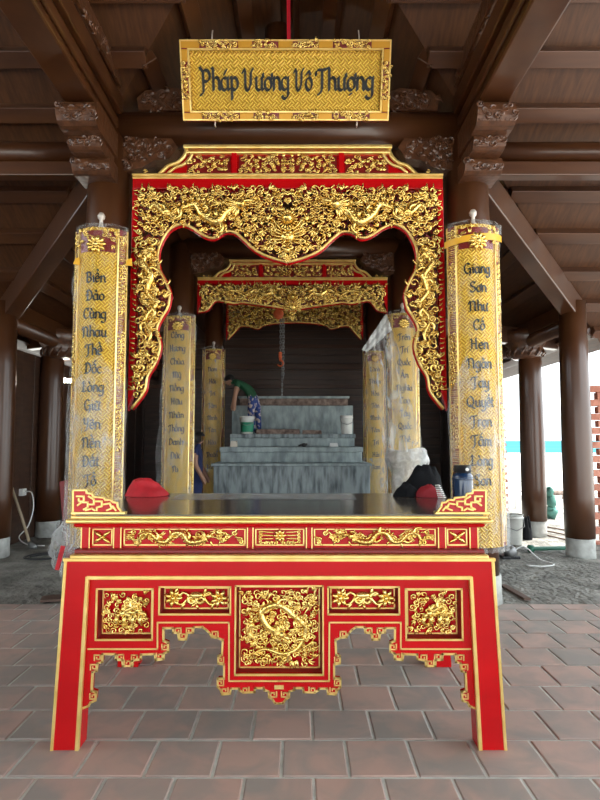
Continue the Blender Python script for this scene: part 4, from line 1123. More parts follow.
def recess(R, depth, nm, kind, seed):
    """sunken carved panel: reveal boards, ground, gold bead and the carving"""
    x0, x1, z0, z1 = R; yb = YA + depth
    m = MB(); e = .012
    m.add([(x0,YA+.03,z0),(x1,YA+.03,z0),(x1,YA+.03,z1),(x0,YA+.03,z1),(x0+e,yb,z0+e),(x1-e,yb,z0+e),(x1-e,yb,z1-e),(x0+e,yb,z1-e)],
          [(0,1,5,4),(1,2,6,5),(2,3,7,6),(3,0,4,7),(0,3,2,1)][:4])
    m.box(x0-.01, x1+.01, yb, yb+.01, z0-.01, z1+.01)
    pn = tp(m, nm, 'maroon')
    a, b, c, d = x0+e+.004, x1-e-.004, z0+e+.004, z1-e-.004
    tp(MB().box(a, b, yb-.002, yb, c, d), 'panel_ground', 'red', pn)
    m = MB(); line_tube(m, rect(a, b, c, d), yb-.004, .0065, True); tp(m, 'panel_bead', 'gold_line', pn)
    m = MB(); cx, cz, w, h = (a+b)/2, (c+d)/2, b-a, d-c; y = yb - .008
    if kind == 'dragon':
        def q(u, v): return (cx+u*w/2, cz+v*h/2)
        dragon(m, [q(.05,-.12), q(-.30,.05), q(-.45,.42), q(-.05,.58), q(.35,.30), q(.65,.0), q(.5,-.45), q(.1,-.62), q(-.35,-.5), q(-.7,-.65)], y-.014, .016, seed, head_dir=(.5,-.6), mane=12)
        dragon(m, [q(-.72,.15), q(-.8,-.1), q(-.62,-.3), q(-.75,-.5)], y-.012, .012, seed+1, legs=False)
        fill(m, [q(-.97,-.97), q(.97,-.97), q(.97,.97), q(-.97,.97)], .026, .48, y, seed, margin=.010)
        for i in range(5): flame(m, *q(.62+.06*i, .35+.08*i), .10, .9+.12*i, -.9+.5*i, y-.012, .005, 9)
    elif kind == 'lion':
        def q(u, v): return (cx+u*w/2, cz+v*h/2)
        dragon(m, [q(-.12,.02), q(.1,.18), q(.38,.28), q(.55,.0), q(.5,-.3)], y-.010, .014, seed, head_dir=(-.6,-.35), mane=14)
        for u in (-.35,-.05,.3,.6): m.tube([(q(u,-.1)[0], y-.012, q(u,-.1)[1]), (q(u-.05,-.4)[0], y-.016, q(u-.05,-.4)[1]), (q(u+.05,-.6)[0], y-.01, q(u+.05,-.6)[1])], [.014,.010,.008], 6)
        fill(m, [q(-.97,-.97), q(.97,-.97), q(.97,.97), q(-.97,.97)], .027, .42, y, seed, margin=.009)
    else:
        for s in (-1, 1):
            flower(m, cx+s*w*.36, cz+h*.04, .046, y-.008, 7)
            P = cr([(cx+s*w*.34, cz-.2*h), (cx+s*w*.22, cz-.28*h), (cx+s*w*.12, cz+.1*h), (cx+s*w*.20, cz+.3*h), (cx+s*w*.27, cz+.1*h)], 16)
            m.tube(np.stack([P[:,0], np.full(16, y-.006), P[:,1]], 1), .0075, 6)
            for i in range(6): flame(m, cx+s*w*(.12+.055*i), cz+h*(.2*(-1)**i), .042, (1.2+i)*s, .8, y-.006, .009)
            scroll(m, cx+s*.024, cz-.02*h, .028, 1.5, s, y-.006, .009)
        m.ball((cx, y-.006, cz+.16*h), .022, 8, 6, (1.8,.7,.8)); flame(m, cx-.02, cz-.3*h, .05, .3, .5, y-.004, .007); flower(m, cx, cz-.2*h, .032, y-.006, 5)
    tp(m, 'carving', 'gold', pn, smooth=True)
recess(R3, .055, 'dragon_panel', 'dragon', 5)
recess(R1, .050, 'lion_panel', 'lion', 8); recess(mr(R1), .050, 'lion_panel', 'lion', 9)
recess(R2, .050, 'flower_panel', 'flower', 2); recess(mr(R2), .050, 'flower_panel', 'flower', 2)

# waist: base moulding, frieze with panels and posts
z_b1, z_b0 = tf(279, 549, 2.76)[1], zc
hx0 = XT - tf(71, 556, 2.74)[0]; hx = XT - tf(81, 540, 2.79)[0]
YW = 2.79
tp(MB().box(XT-hx0, XT+hx0, 2.722, YBK-.02, zc, zc+.020), 'base_moulding', 'gold_line', bevel=.005)
tp(MB().box(XT-hx-.02, XT+hx+.02, 2.755, YBK-.05, zc+.020, zc+.040), 'base_moulding', 'maroon', bevel=.005)
zf0, zf1 = zc+.040, tf(279, 528, YW)[1]
tp(MB().box(XT-hx, XT+hx, YW+.02, YBK-.08, zf0, zf1+.02), 'frieze_core', 'maroon')
fz = [(91,112.5,'x'), (122.5,246,'d'), (254.5,305,'f'), (313.5,437.5,'d'), (446,467.5,'x')]
xs_ = [(tf(a,540,YW)[0], tf(b,540,YW)[0], k) for a, b, k in fz]
ce = [x for x in xs_]
ce[2] = (XT-(xs_[2][1]-xs_[2][0])/2, XT+(xs_[2][1]-xs_[2][0])/2, 'f'); ce[3] = (2*XT-ce[1][1], 2*XT-ce[1][0], 'd'); ce[4] = (2*XT-ce[0][1], 2*XT-ce[0][0], 'x')
# posts: red uprights with gold arrises between the panels
pe = [XT-hx] + [v for c_ in ce for v in (c_[0]-.004, c_[1]+.004)] + [XT+hx]
for i in range(0, len(pe), 2):
    a, b = pe[i], pe[i+1]
    po = tp(MB().box(a, b, YW-.004, YW+.05, zf0, zf1+.01), 'post', 'red', bevel=.003)
    m = MB(); line_tube(m, [(a+.003, zf0), (a+.003, zf1)], YW-.004, .005); line_tube(m, [(b-.003, zf0), (b-.003, zf1)], YW-.004, .005); tp(m, 'gold_arris', 'gold_line', po)
tp(MB().box(XT-hx+.01, XT+hx-.01, YW-.002, YW+.03, zf1-.004, zf1+.03), 'frieze_rail', 'red')
for (a, b, k) in ce:
    z0, z1 = zf0+.014, zf1-.006; y = YW+.012; cx, cz, w, h = (a+b)/2, (z0+z1)/2, b-a, z1-z0
    pn = tp(MB().box(a-.004, b+.004, y, y+.02, zf0, zf1), 'frieze_panel', 'red')
    m = MB(); line_tube(m, rect(a+.006, b-.006, z0, z1), y-.003, .006, True); tp(m, 'panel_bead', 'gold_line', pn)
    m = MB()
    if k == 'x':
        for (u, v) in ((1,1),(1,-1),(-1,1),(-1,-1)):
            an = math.atan2(v*h*.4, u*w*.4); flame(m, cx, cz, .052, an, 0, y-.006, .0095, 8, 6, .004)
        m.ball((cx, y-.010, cz), .011)
    elif k == 'd':
        s = 1 if cx < XT else -1
        def q(u, v): return (cx + s*u*w/2, cz + v*h/2)
        dragon(m, [q(.38,.15), q(.26,-.45), q(.08,-.5), q(-.02,.45), q(-.16,.5), q(-.28,-.5), q(-.42,-.5), q(-.55,.45), q(-.68,.4), q(-.74,-.3), q(-.86,-.1)], y-.009, .0145, 3, head_dir=(s*1,.3), mane=8)
        g = random.Random(6)
        for i in range(46):
            u = g.uniform(-.92,.92); v = g.uniform(-.75,.75)
            if abs(u) > .5 or i % 3 == 0: scroll(m, *q(u, v), .014, g.uniform(0,6), g.choice((-1,1)), y-.004, .0052)
            flame(m, *q(u, v*.9), .032, g.uniform(0,6), 1.2, y-.005, .0055)
        for i in range(4): flame(m, *q(-.82,-.3+.2*i), .05, math.pi if s > 0 else 0, .8-.4*i, y-.006, .004)
    else:
        flower(m, cx, cz+.1*h, .034, y-.006, 8)
        for s in (-1, 1):
            for i in range(4):
                flame(m, cx+s*.03, cz+h*(-.3+.2*i), .075, math.pi/2-s*math.pi/2, s*(-.5+.35*i), y-.004, .005, 9)
                scroll(m, cx+s*w*.38, cz+h*(-.3+.2*i), .010, 0, s, y-.004, .004)
            for i in range(3): scroll(m, cx+s*(.02+.025*i), cz-.36*h, .011, 1.5, s, y-.004, .0042)
    tp(m, 'carving', 'gold', pn, smooth=True)
# table top
zt1 = tf(279, 515.5, 2.70)[1]
htx = XT - tf(65.5, 519, 2.70)[0]
tp(MB().box(XT-htx+.025, XT+htx-.025, 2.725, YBK-.02, zf1+.012, zt1-.038), 'red_moulding', 'red', bevel=.012)
tp(MB().box(XT-htx, XT+htx, 2.695, YBK, zt1-.038, zt1-.018), 'gold_moulding', 'gold_line', bevel=.007)
tp(MB().box(XT-htx+.02, XT+htx-.02, 2.71, YBK-.015, zt1-.018, zt1-.004), 'gold_moulding', 'gold_line', bevel=.004)
tp(MB().box(XT-htx+.035, XT+htx-.035, 2.73, YBK-.02, zt1-.004, zt1), 'tabletop', 'top')
ZTOP = zt1
# stepped fretwork ends standing on the front corners
cp = [(73,515),(73,491),(86,491),(86.5,494),(92,494.5),(93,497.5),(98,498),(104,498.5),(105,501),(110,500.5),(113,503),(117,503.5),(117.5,507.5),(122,513.5),(123,515)]
for s in (-1, 1):
    pts = [tf(x, y, 2.745) for x, y in cp]
    if s > 0: pts = mir(pts)
    zlo = min(p[1] for p in pts); pts = [(a, b-zlo+ZTOP) for a, b in pts]
    ec = tp(MB().shape([pts], 2.745, 2.765), 'corner_fret', 'red')
    m = MB(); line_tube(m, pts, 2.745, .009, True)
    bx = [p[0] for p in pts]; x0, x1 = min(bx), max(bx)
    m.box(x0-.004, x1+.012, 2.735, 2.775, ZTOP, ZTOP+.012)
    def q(x, y):
        a = tf(x, y, 2.745); a = (a[0], a[1]-zlo+ZTOP); return a if s < 0 else mir([a])[0]
    for P in ([(77,497),(84,497),(84,502),(79,502),(79,499.5)], [(78,506),(82,503),(88,503),(88,508),(84,510)], [(89,497),(94,500),(94,505),(90,505)], [(96,502),(102,502),(102,507),(97,508),(97,511)],
              [(104,505),(110,504),(112,509),(107,511)], [(86,511),(92,509),(95,511)], [(113,507),(116,511)]):
        line_tube(m, [q(*a) for a in P], 2.741, .009)
    tp(m, 'gold_fret', 'gold_line', ec, bevel=.002)

# ------------------------------------------------------------------ things lying on the table
def crumple(name, mat, c, rx, ry, h, seed, label, cat, parent=None, skew=(0,0)):
    """stiff crumpled heap with sharp folds, standing on z = c.z"""
    g = random.Random(seed); G = []; nr, na = 8, 15
    jag = [[g.uniform(-1,1) for _ in range(na)] for _ in range(nr)]
    for i in range(nr):
        t = i/(nr-1); row = []
        for j in range(na+1):
            a = 2*math.pi*(j % na)/na; q = jag[i][j % na]
            r = t*(1 + .10*jag[-1][j % na]) + (.06*q if 0 < i < nr-1 else 0)
            z = h*(1-t**2.4)*(1 + .22*q) if i < nr-1 else 0
            row.append((c[0]+rx*r*math.cos(a)+skew[0]*(1-t), c[1]+ry*r*math.sin(a)+skew[1]*(1-t), c[2]+.002+max(z, 0)))
        G.append(row)
    o = MB().grid(G).build(name, M[mat], parent, loc=None if parent else tuple(c))
    s_ = o.modifiers.new('soften', 'SUBSURF'); s_.levels = 1; s_.render_levels = 1
    if not parent: tag(o, label, cat)
    return o
def lump(name, mat, c, rx, ry, h, seed, label, cat, folds=7, rough=.16, parent=None, peak=1.6):
    """crumpled heap of cloth standing on z = c.z"""
    g = np.random.RandomState(seed); ph = g.rand(8)*6; G = []
    nr, na = 18, 48
    for i in range(nr):
        t = i/(nr-1); row = []
        for j in range(na+1):
            a = 2*math.pi*j/na
            r = t*(1 + rough*math.sin(folds*a+ph[0]) + rough*.6*math.sin(3*a+ph[1]+t*3) + rough*.4*math.sin(13*a+ph[2]+5*t))
            z = h*(1-t**peak)*(1 + .25*math.sin(5*a+ph[3]+6*t)*t + .15*math.sin(9*a+ph[4]-7*t)*t)
            row.append((c[0]+rx*r*math.cos(a), c[1]+ry*r*math.sin(a), c[2]+.002+max(z, 0)))
        G.append(row)
    o = MB().grid(G).build(name, M[mat], parent, smooth=True, loc=None if parent else tuple(c))
    if not parent: tag(o, label, cat)
    return o
p = W(146, 494, 3.68)
crumple('red_cloth', 'redcloth', (p.x+.01, 3.66, ZTOP), .155, .12, .105, 3, 'crumpled heap of bright red cloth on the dark tabletop', 'cloth', skew=(-.03,0))
jk = thing('black_jacket', (W(418,492,3.65).x, 3.64, ZTOP), 'black jacket heaped on the tabletop over a red cloth', 'jacket')
crumple('jacket_body', 'black', (W(424,480,3.7).x, 3.73, ZTOP), .15, .09, .19, 8, '', '', parent=jk, skew=(.03,0))
crumple('jacket_sleeve', 'black', (W(406,490,3.62).x, 3.60, ZTOP), .09, .07, .085, 9, '', '', parent=jk)
fl = thing('fringed_cloth', (W(430,492,3.55).x, 3.56, ZTOP), 'folded dark red cloth with a striped fringe under the black jacket', 'cloth')
crumple('cloth_fold', 'redcloth2', (W(429,492,3.55).x, 3.56, ZTOP), .09, .06, .075, 12, '', '', parent=fl)
m = MB()
for i in range(7):
    a = W(441, 495-2.6*i, 3.5); m.tube([(a.x-.02-.003*i, 3.50, ZTOP+.006+.012*i), (a.x+.012-.005*i, 3.495, ZTOP+.006+.0125*i), (a.x+.03-.006*i, 3.50, ZTOP+.004+.012*i)], .004, 5)
m.build('fringe', M['white'], fl, smooth=True)
p = W(463, 498, 3.3)
jar = thing('water_jar', (p.x, 3.3, ZTOP), 'navy blue plastic jar with a black screw lid behind the corner fretwork', 'jar')
jr = (W(473,480,3.3).x - W(453,480,3.3).x)/2; jz = ZZ(465,3.3) - ZTOP
MB().lathe((p.x,3.3,ZTOP), [(jr*.9,.001),(jr*.98,.008),(jr,.02),(jr,jz*.66),(jr*.97,jz*.72),(jr*.80,jz*.78),(jr*.76,jz*.80)], 28).build('jar_body', M['bluejar'], jar, smooth=True)
MB().lathe((p.x,3.3,ZTOP), [(jr*.84,jz*.79),(jr*.86,jz*.80),(jr*.86,jz*.98),(jr*.80,jz),(jr*.3,jz)], 28).build('lid', M['blackplastic'], jar, smooth=True, bevel=.003)
MB().lathe((p.x+.012,3.3-jr*.86,ZTOP+jz*.89), [(.010,0),(.010,.004),(.004,.005)], 12, 'y').build('lid_dot', M['white'], jar)
MB().lathe((p.x,3.3,ZTOP), [(jr*1.015,jz*.60),(jr*1.03,jz*.62),(jr*1.03,jz*.66),(jr*1.0,jz*.67)], 28).build('shoulder_ring', M['bluejar'], jar, smooth=True)
o = MB().box(W(176,500,3.6).x, W(354,500,3.6).x, 3.42, 3.79, ZTOP+.001, ZTOP+.004).build('clear_sheet', M['film'], loc=(XT, 3.6, ZTOP))
tag(o, 'clear plastic sheet lying on the back of the dark tabletop', 'plastic sheet')

# ------------------------------------------------------------------ stepped concrete altar at the rear
alt = thing('stepped_altar', (XC, 10.4, 0), 'unfinished grey concrete altar rising in tiers at the end of the hall', 'altar')
def tier(x0, x1, y0, ztop_px, Y, zlow, mt, nm, back=11.6, lip=0):
    z1 = ZZ(ztop_px, Y); a, b = XX(x0, ztop_px, Y), XX(x1, ztop_px, Y)
    MB().box(a, b, Y, back, zlow, z1).build(nm, M[mt], alt, bevel=.012)
    return z1
z1 = tier(213.5, 370, 0, 466, 9.6, 0, 'steps_dark', 'base_tier')
z1b = tier(211, 372, 0, 463.5, 9.56, z1, 'steps', 'base_slab')
z2 = tier(220.5, 362, 0, 452, 10.0, z1b, 'steps', 'second_tier')
z2b = tier(219.5, 363, 0, 447, 9.95, z2, 'steps', 'second_slab')
z3 = tier(230, 354.5, 0, 438, 10.5, z2b, 'steps', 'third_tier')
z3b = tier(230, 355.5, 0, 434, 10.46, z3, 'steps_dark', 'third_slab')
z4 = tier(232, 353, 0, 405.5, 11.2, z3b, 'steps', 'back_wall')
z5 = tier(240, 348, 0, 398.5, 11.25, z4, 'brown_concrete', 'cap_course', 11.65)
z6 = tier(238, 349.5, 0, 396, 11.22, z5, 'steps', 'cap_slab', 11.7)

def bucket(x, y, z, r, h, mat, label, name='bucket', lidcol=None, band=None, handle=True):
    t = thing(name, (x, y, z), label, 'bucket', 'plastic buckets')
    MB().lathe((x,y,z), [(r*.84,.001),(r*.86,.006),(r*.97,h*.86),(r*1.05,h*.87),(r*1.05,h*.91),(r*.99,h*.92),(r*1.0,h*.985),(r*1.05,h*.99),(r*1.05,h),(r*.96,h),(r*.94,h*.9),(r*.8,h*.2)], 28).build('pail', M[mat], t, smooth=True)
    if lidcol: MB().lathe((x,y,z), [(r*1.07,h*.9),(r*1.08,h*1.02),(r*.95,h*1.05),(r*.3,h*1.04)], 28).build('lid', M[lidcol], t, smooth=True)
    if band: MB().lathe((x,y,z), [(r*.885,h*.12),(r*.895,h*.13),(r*.965,h*.68),(r*.955,h*.69)], 28).build('label_band', M[band], t, smooth=True)
    if handle: MB().tube([(x-r*1.05,y,z+h*.9),(x-r*.9,y-r*.7,z+h*.62),(x,y-r*1.12,z+h*.5),(x+r*.9,y-r*.7,z+h*.62),(x+r*1.05,y,z+h*.9)], .006, 5).build('handle', M['steel'], t, smooth=True)
    return t
def on(px0, px1, py0, py1, Y):
    a, b = W(px0, py1, Y), W(px1, py1, Y); return (a.x+b.x)/2, (b.x-a.x)/2, ZZ(py0, Y)-ZZ(py1, Y)
x, r, h = on(240, 254, 417, 434, 10.62)
bucket(x, 10.63, z3b, r, h, 'white_plastic', 'paint bucket with a green label and pale lid on the altar step', lidcol='white_plastic', band='greenlabel')
x, r, h = on(340.5, 353, 415.5, 434, 10.65)
bucket(x, 10.7, z3b, r, h, 'white_plastic', 'plain white bucket at the end of the altar step')
# boards, blocks and scraps on the steps
def block(name, px, Y, z, mat, label, cat, d=.2, tilt=0):
    x0, x1, h0, h1 = px; a, b = XX(x0, h1, Y), XX(x1, h1, Y); hh = ZZ(h0, Y)-ZZ(h1, Y)
    V = np.array([(a,Y,z),(b,Y,z),(b,Y+d,z),(a,Y+d,z),(a+.01,Y+.01,z+hh),(b-.015,Y+.02,z+hh*.94),(b-.01,Y+d-.01,z+hh),(a+.02,Y+d-.02,z+hh*.97)])
    m = MB(); m.hexa(V); return tag(m.build(name, M[mat], bevel=.006, loc=((a+b)/2, Y, z)), label, cat)
block('mortar_board', (256,300,429,434), 10.52, z3b, 'brown_concrete', 'long dusty board lying along the altar step in front of the paint bucket', 'board', .12)
block('mortar_board', (302,322,430,434), 10.55, z3b, 'brown_concrete', 'short dusty board on the altar step beside the white bucket', 'board', .2)
block('pale_brick', (230,237,443,449), 10.05, z2b, 'plaster', 'small cream block at the end of the second altar tier', 'block', .15)
block('foam_block', (329.5,338.5,446,450), 10.05, z2b, 'white', 'small white block on the second altar tier', 'block', .12)
m = MB(); q = W(304, 447, 10.05); m.ball((q.x, 10.1, z2b+.035), .05, 9, 6, (1.1,.9,.7)); m.tube([(q.x-.1,10.1,z2b+.02),(q.x-.03,10.1,z2b+.04),(q.x+.06,10.08,z2b+.05)], .016, 6)
tag(m.build('black_tool', M['blackplastic'], smooth=True, loc=(q.x,10.1,z2b)), 'small black hand tool on the second altar tier', 'tool')

# hoist with chain and hook
hx_, hy_ = W(281, 350, 10.5).x, 10.5
ho = thing('chain_hoist', (hx_, hy_, ZZ(395,10.5)), 'orange chain hoist block hanging with chain and hook over the altar', 'hoist')
zh = ZZ(314, 10.5); xb = W(278.5, 314, 10.5).x
m = MB(); m.lathe((xb, hy_+.06, zh), [(.04,-.0),(.09,.01),(.10,.06),(.09,.11),(.04,.12)], 20, 'y'); m.build('hoist_block', M['orange'], ho, smooth=True)
MB().box(xb-.05, xb+.05, hy_-.05, hy_+.05, zh-.10, zh+.14).build('block_housing', M['orange'], ho, bevel=.03)
MB().tube([(xb, hy_, zh+.1), (xb, hy_, 4.16)], .012, 6).build('suspension_rod', M['steel'], ho)
for dx, za, zb2 in ((-.012, zh-.1, ZZ(352,10.5)), (.022, zh-.1, ZZ(397,10.5)), (.05, zh-.1, ZZ(378,10.5))):
    m = MB(); n = int((za-zb2)/.05)
    for i in range(n):
        z = za - (i+.5)*(za-zb2)/n; a = (i % 2)*math.pi/2; ring = []
        for k_ in range(8):
            b_ = 2*math.pi*k_/8; u = .013*math.cos(b_); ring.append((hx_+dx+u*math.cos(a), hy_+u*math.sin(a), z+.036*math.sin(b_)))
        m.tube(ring, .006, 5, closed=True, nrm=(math.sin(a)+.01, -math.cos(a), 0))
    m.build('chain', M['steel'], ho, smooth=True)
zk = ZZ(357, 10.5)
MB().box(hx_-.045, hx_+.02, hy_-.03, hy_+.03, zk-.03, zk+.10).build('hook_block', M['orange'], ho, bevel=.02)
P = [(hx_-.012, hy_, zk-.02), (hx_-.012, hy_, zk-.07)] + [(hx_-.012+.055*math.sin(a), hy_, zk-.12+.055*math.cos(a)) for a in np.radians(np.linspace(10, 250, 10))]
MB().tube(P, np.linspace(.024,.012,len(P)), 8).build('hook', M['orange'], ho, smooth=True)
q0, q1 = W(288.5, 0, 4.95), W(289, 44, 4.95)
m = MB(); m.bar((q1.x, 4.95, q1.z-.25), (q0.x, 4.95, roofE(q0.x)-.1), .035, .008, (0,1,0))
tag(m.build('red_strap', M['strap'], loc=(q1.x,4.95,q1.z)), 'red webbing strap hanging from the roof behind the name plaque', 'strap')
# king post above the beam behind the plaque
kx = W(278, 20, 5.2).x
m = MB(); m.lathe((kx, 5.22, zb+.14), [(.20,0),(.22,.05),(.16,.12),(.19,.2),(.13,.28),(.13,.9)], 20)
tag(m.build('king_post', M['wood'], smooth=True, loc=(kx,5.22,zb+.14)), 'turned dark king post standing on the beam behind the name plaque', 'post')

# ------------------------------------------------------------------ people
def person(name, joints, bones, mats, label, head, hair_dir, group=None):
    """body grown with the Skin modifier from a joint skeleton; face regions get the clothing materials"""
    names = list(joints); idx = {k: i for i, k in enumerate(names)}
    me = bpy.data.meshes.new('skeleton'); me.from_pydata([joints[k][0] for k in names], [(idx[a], idx[b]) for a, b, _ in bones], [])
    o = bpy.data.objects.new('skeleton', me); COL.objects.link(o)
    sk = o.modifiers.new('skin', 'SKIN'); sk.use_smooth_shade = True
    for i, k in enumerate(names):
        r = joints[k][1]; d = me.skin_vertices[0].data[i]; d.radius = (r, r); d.use_root = (k == 'pelvis')
    ss = o.modifiers.new('sub', 'SUBSURF'); ss.levels = 2; ss.render_levels = 2
    bpy.context.view_layer.update(); dg = bpy.context.evaluated_depsgraph_get()
    nm = bpy.data.meshes.new_from_object(o.evaluated_get(dg)); bpy.data.objects.remove(o)
    base = Vector((joints['pelvis'][0][0], joints['pelvis'][0][1], min(j[0][2] for j in joints.values())))
    order = []
    for _, _, k in bones:
        if k not in order: order.append(k)
    nm.materials.clear()
    for k in order: nm.materials.append(M[mats[k]])
    S_ = [(np.array(joints[a][0]), np.array(joints[b][0]), order.index(k), (joints[a][1]+joints[b][1])/2) for a, b, k in bones]
    for p in nm.polygons:
        c = np.array(p.center); best = (9, 0)
        for a, b, k, rr in S_:
            d = b-a; t = np.clip(np.dot(c-a, d)/np.dot(d, d), 0, 1); dd = np.linalg.norm(c-a-d*t)/rr
            if dd < best[0]: best = (dd, k)
        p.material_index = best[1]; p.use_smooth = True
    t = thing(name, base, label, 'person', group)
    nm.transform(__import__('mathutils').Matrix.Translation(-base)); nm.name = 'body'
    b = bpy.data.objects.new('body', nm); COL.objects.link(b); b.parent = t
    hc, hr, f = np.array(head[0]), head[1], np.array(head[2], float); f /= np.linalg.norm(f)
    up = np.array(hair_dir, float); up -= f*np.dot(up, f); up /= np.linalg.norm(up); sd = np.cross(f, up)
    m = MB(); V0 = MB(); V0.ball((0,0,0), 1, 14, 10)
    V = np.concatenate(V0.v); keep = V.copy()
    P = hc + hr*1.06*(V[:,0:1]*f*1.02 + V[:,1:2]*sd*.86 + V[:,2:3]*up*1.06)
    F_ = [fc for fc in V0.f if (np.mean(V[list(fc)], 0)[2] > .28 or np.mean(V[list(fc)], 0)[0] < -.15) and np.mean(V[list(fc)],0)[2] > -.45]
    m.add(P, F_); m.build('hair', M['hair'], t, smooth=True)
    return t
# worker bending over the steps, facing the gilded board
Yp = 10.97
def pp(x, y, dy=0.0):
    v = W(x, y, Yp); return (v.x, Yp+dy, v.z)
J1 = {'pelvis': (pp(256,395), .125), 'waist': (pp(250,388.5), .115), 'chest': (pp(241,382.5), .125), 'neck': (pp(234.5,380.5), .055), 'head': (pp(229.5,380), .085), 'chin': (pp(227.5,384.5), .055), 'nose': (pp(225,382.8), .022),
      'ls': (pp(238.5,384,-.16), .062), 'le': (pp(236.5,394,-.18), .045), 'lw': (pp(235.5,403,-.16), .035), 'lh': (pp(235,407,-.16), .04),
      'lf1': (pp(234.3,411,-.18), .012), 'lf2': (pp(234.8,411.6,-.165), .012), 'lf3': (pp(235.3,411.5,-.15), .012), 'lf4': (pp(235.8,411,-.135), .011), 'lt': (pp(233.6,408.5,-.15), .013),
      'rs': (pp(238.5,384,.16), .062), 're': (pp(234.5,393,.17), .045), 'rw': (pp(232,402,.2), .035), 'rh': (pp(231,406,.2), .04),
      'rf1': (pp(230.3,410,.18), .012), 'rf2': (pp(230.8,410.4,.195), .012), 'rf3': (pp(231.3,410.3,.21), .012), 'rf4': (pp(231.8,410,.225), .011), 'rt': (pp(229.7,407.5,.19), .013),
      'lk': ((pp(251,411,-.11)[0], Yp-.11, z3b+.46), .072), 'la': ((pp(254,425,-.11)[0], Yp-.11, z3b+.09), .05), 'lfo': ((pp(249,427)[0], Yp-.12, z3b+.04), .04),
      'rk': ((pp(257,411,.11)[0], Yp+.10, z3b+.46), .072), 'ra': ((pp(259,425,.11)[0], Yp+.10, z3b+.09), .05), 'rfo': ((pp(254,427)[0], Yp+.11, z3b+.04), .04)}
B1 = [('pelvis','waist','shirt'),('waist','chest','shirt'),('chest','neck','shirt'),('neck','head','skin'),('head','chin','skin'),('head','nose','skin'),
      ('chest','ls','shirt'),('ls','le','skin'),('le','lw','skin'),('lw','lh','skin'),('chest','rs','shirt'),('rs','re','skin'),('re','rw','skin'),('rw','rh','skin'),
      ('pelvis','lk','trousers'),('lk','la','trousers'),('la','lfo','shoe'),('pelvis','rk','trousers'),('rk','ra','trousers'),('ra','rfo','shoe')]
B1 += [('lh','lf%d' % i,'skin') for i in (1,2,3,4)] + [('lh','lt','skin')] + [('rh','rf%d' % i,'skin') for i in (1,2,3,4)] + [('rh','rt','skin')]
MT = {'shirt':'shirt','skin':'skin','trousers':'trousers','shoe':'shoe'}
person('person', J1, B1, MT, 'person in a green shirt and blue floral trousers bending over the altar steps', (pp(229.8,379.6), .10, (-1,0,-.75)), (-.6,0,.8))
# second worker seen between two gilded boards
x2, y2 = W(197, 440, 9.6).x, 9.6
def q2(dx, dy, z): return (x2+dx, y2+dy, z)
J2 = {'pelvis': (q2(0,0,.84), .13), 'waist': (q2(0,.0,1.02), .12), 'chest': (q2(0,0,1.20), .14), 'neck': (q2(.02,0,1.36), .055), 'head': (q2(.03,0,1.48), .09), 'chin': (q2(.075,0,1.42), .055), 'nose': (q2(.125,0,1.465), .022),
      'ls': (q2(0,-.17,1.29), .06), 'le': (q2(.02,-.22,1.04), .045), 'lw': (q2(.12,-.20,.86), .036), 'lh': (q2(.15,-.19,.80), .042),
      'rs': (q2(0,.17,1.29), .06), 're': (q2(.02,.22,1.04), .045), 'rw': (q2(.12,.20,.86), .036), 'rh': (q2(.15,.19,.80), .042),
      'lk': (q2(.02,-.1,.46), .075), 'la': (q2(0,-.1,.09), .052), 'lfo': (q2(.13,-.11,.04), .042), 'rk': (q2(.0,.1,.46), .075), 'ra': (q2(-.03,.1,.09), .052), 'rfo': (q2(.10,.11,.04), .042)}
for s_, yy in (('l', -.19), ('r', .19)):
    for i in range(4): J2['%sf%d' % (s_, i+1)] = (q2(.165+.008*i, yy+.025-.017*i, .71), .012)
    J2['%st' % s_] = (q2(.20, yy, .76), .013)
B2 = [(a, b, k) for a, b, k in B1]
person('person', J2, B2, {'shirt':'blueshirt','skin':'skin','trousers':'blueshirt','shoe':'shoe'}, 'person in dark blue clothes half hidden between two gilded boards', (q2(.03,0,1.49), .105, (1,0,0)), (-.1,0,1))

# ------------------------------------------------------------------ clutter on the floor, plank-wall side
a, b = W(13, 489, 7.9), W(36, 538, 7.9)
m = MB(); m.tube([(-4.0, 7.75, .82), (-3.84, 7.74, .42), (-3.68, 7.70, .0+.02)], [.022,.022,.020], 8)
pole = tag(m.build('leaning_pole', M['pole'], smooth=True, loc=(-3.68,7.70,0)), 'pale wooden pole leaning against the dark plank wall', 'pole')
m = MB(); m.tube([(-3.70,7.70,.07),(-3.66,7.69,.02),(-3.57,7.65,.012)], [.03,.06,.03], 8, .5); m.build('shovel_blade', M['steel'], pole, smooth=True)
sk_ = thing('power_socket', (-3.55, 7.9, .72), 'white power socket with a drooping white cable by the plank wall', 'socket')
x_ = XC-OUT-.285
MB().box(x_+.03, x_+.09, 8.02, 8.14, .66, .76).build('socket_box', M['white'], sk_, bevel=.008)
m = MB(); P = cr([(x_+.09,8.08,.72),(x_+.2,8.06,.70),(x_+.26,8.0,.50),(x_+.22,7.95,.25),(x_+.12,7.9,.1),(x_+.3,7.8,.015),(x_+.55,7.75,.012)], 40); m.tube(P, .009, 6); m.build('cable', M['white'], sk_, smooth=True)
m = MB(); P = cr([(-3.35,7.0,.016),(-3.2,7.15,.016),(-3.0,7.0,.016),(-3.15,6.85,.016),(-3.4,6.95,.016),(-3.3,7.2,.016),(-2.9,7.2,.016),(-2.75,6.95,.016)], 60); m.tube(P, .012, 6)
tag(m.build('dark_cable', M['blackplastic'], smooth=True, loc=(-3.2,7,0)), 'dark cable coiled on the dusty floor near a column footing', 'cable')
lt = thing('tube_lamp', (-3.75, 9.0, 2.4), 'lit white tube lamp on the plank wall', 'lamp')
q = W(66.5, 380.5, 9.0)
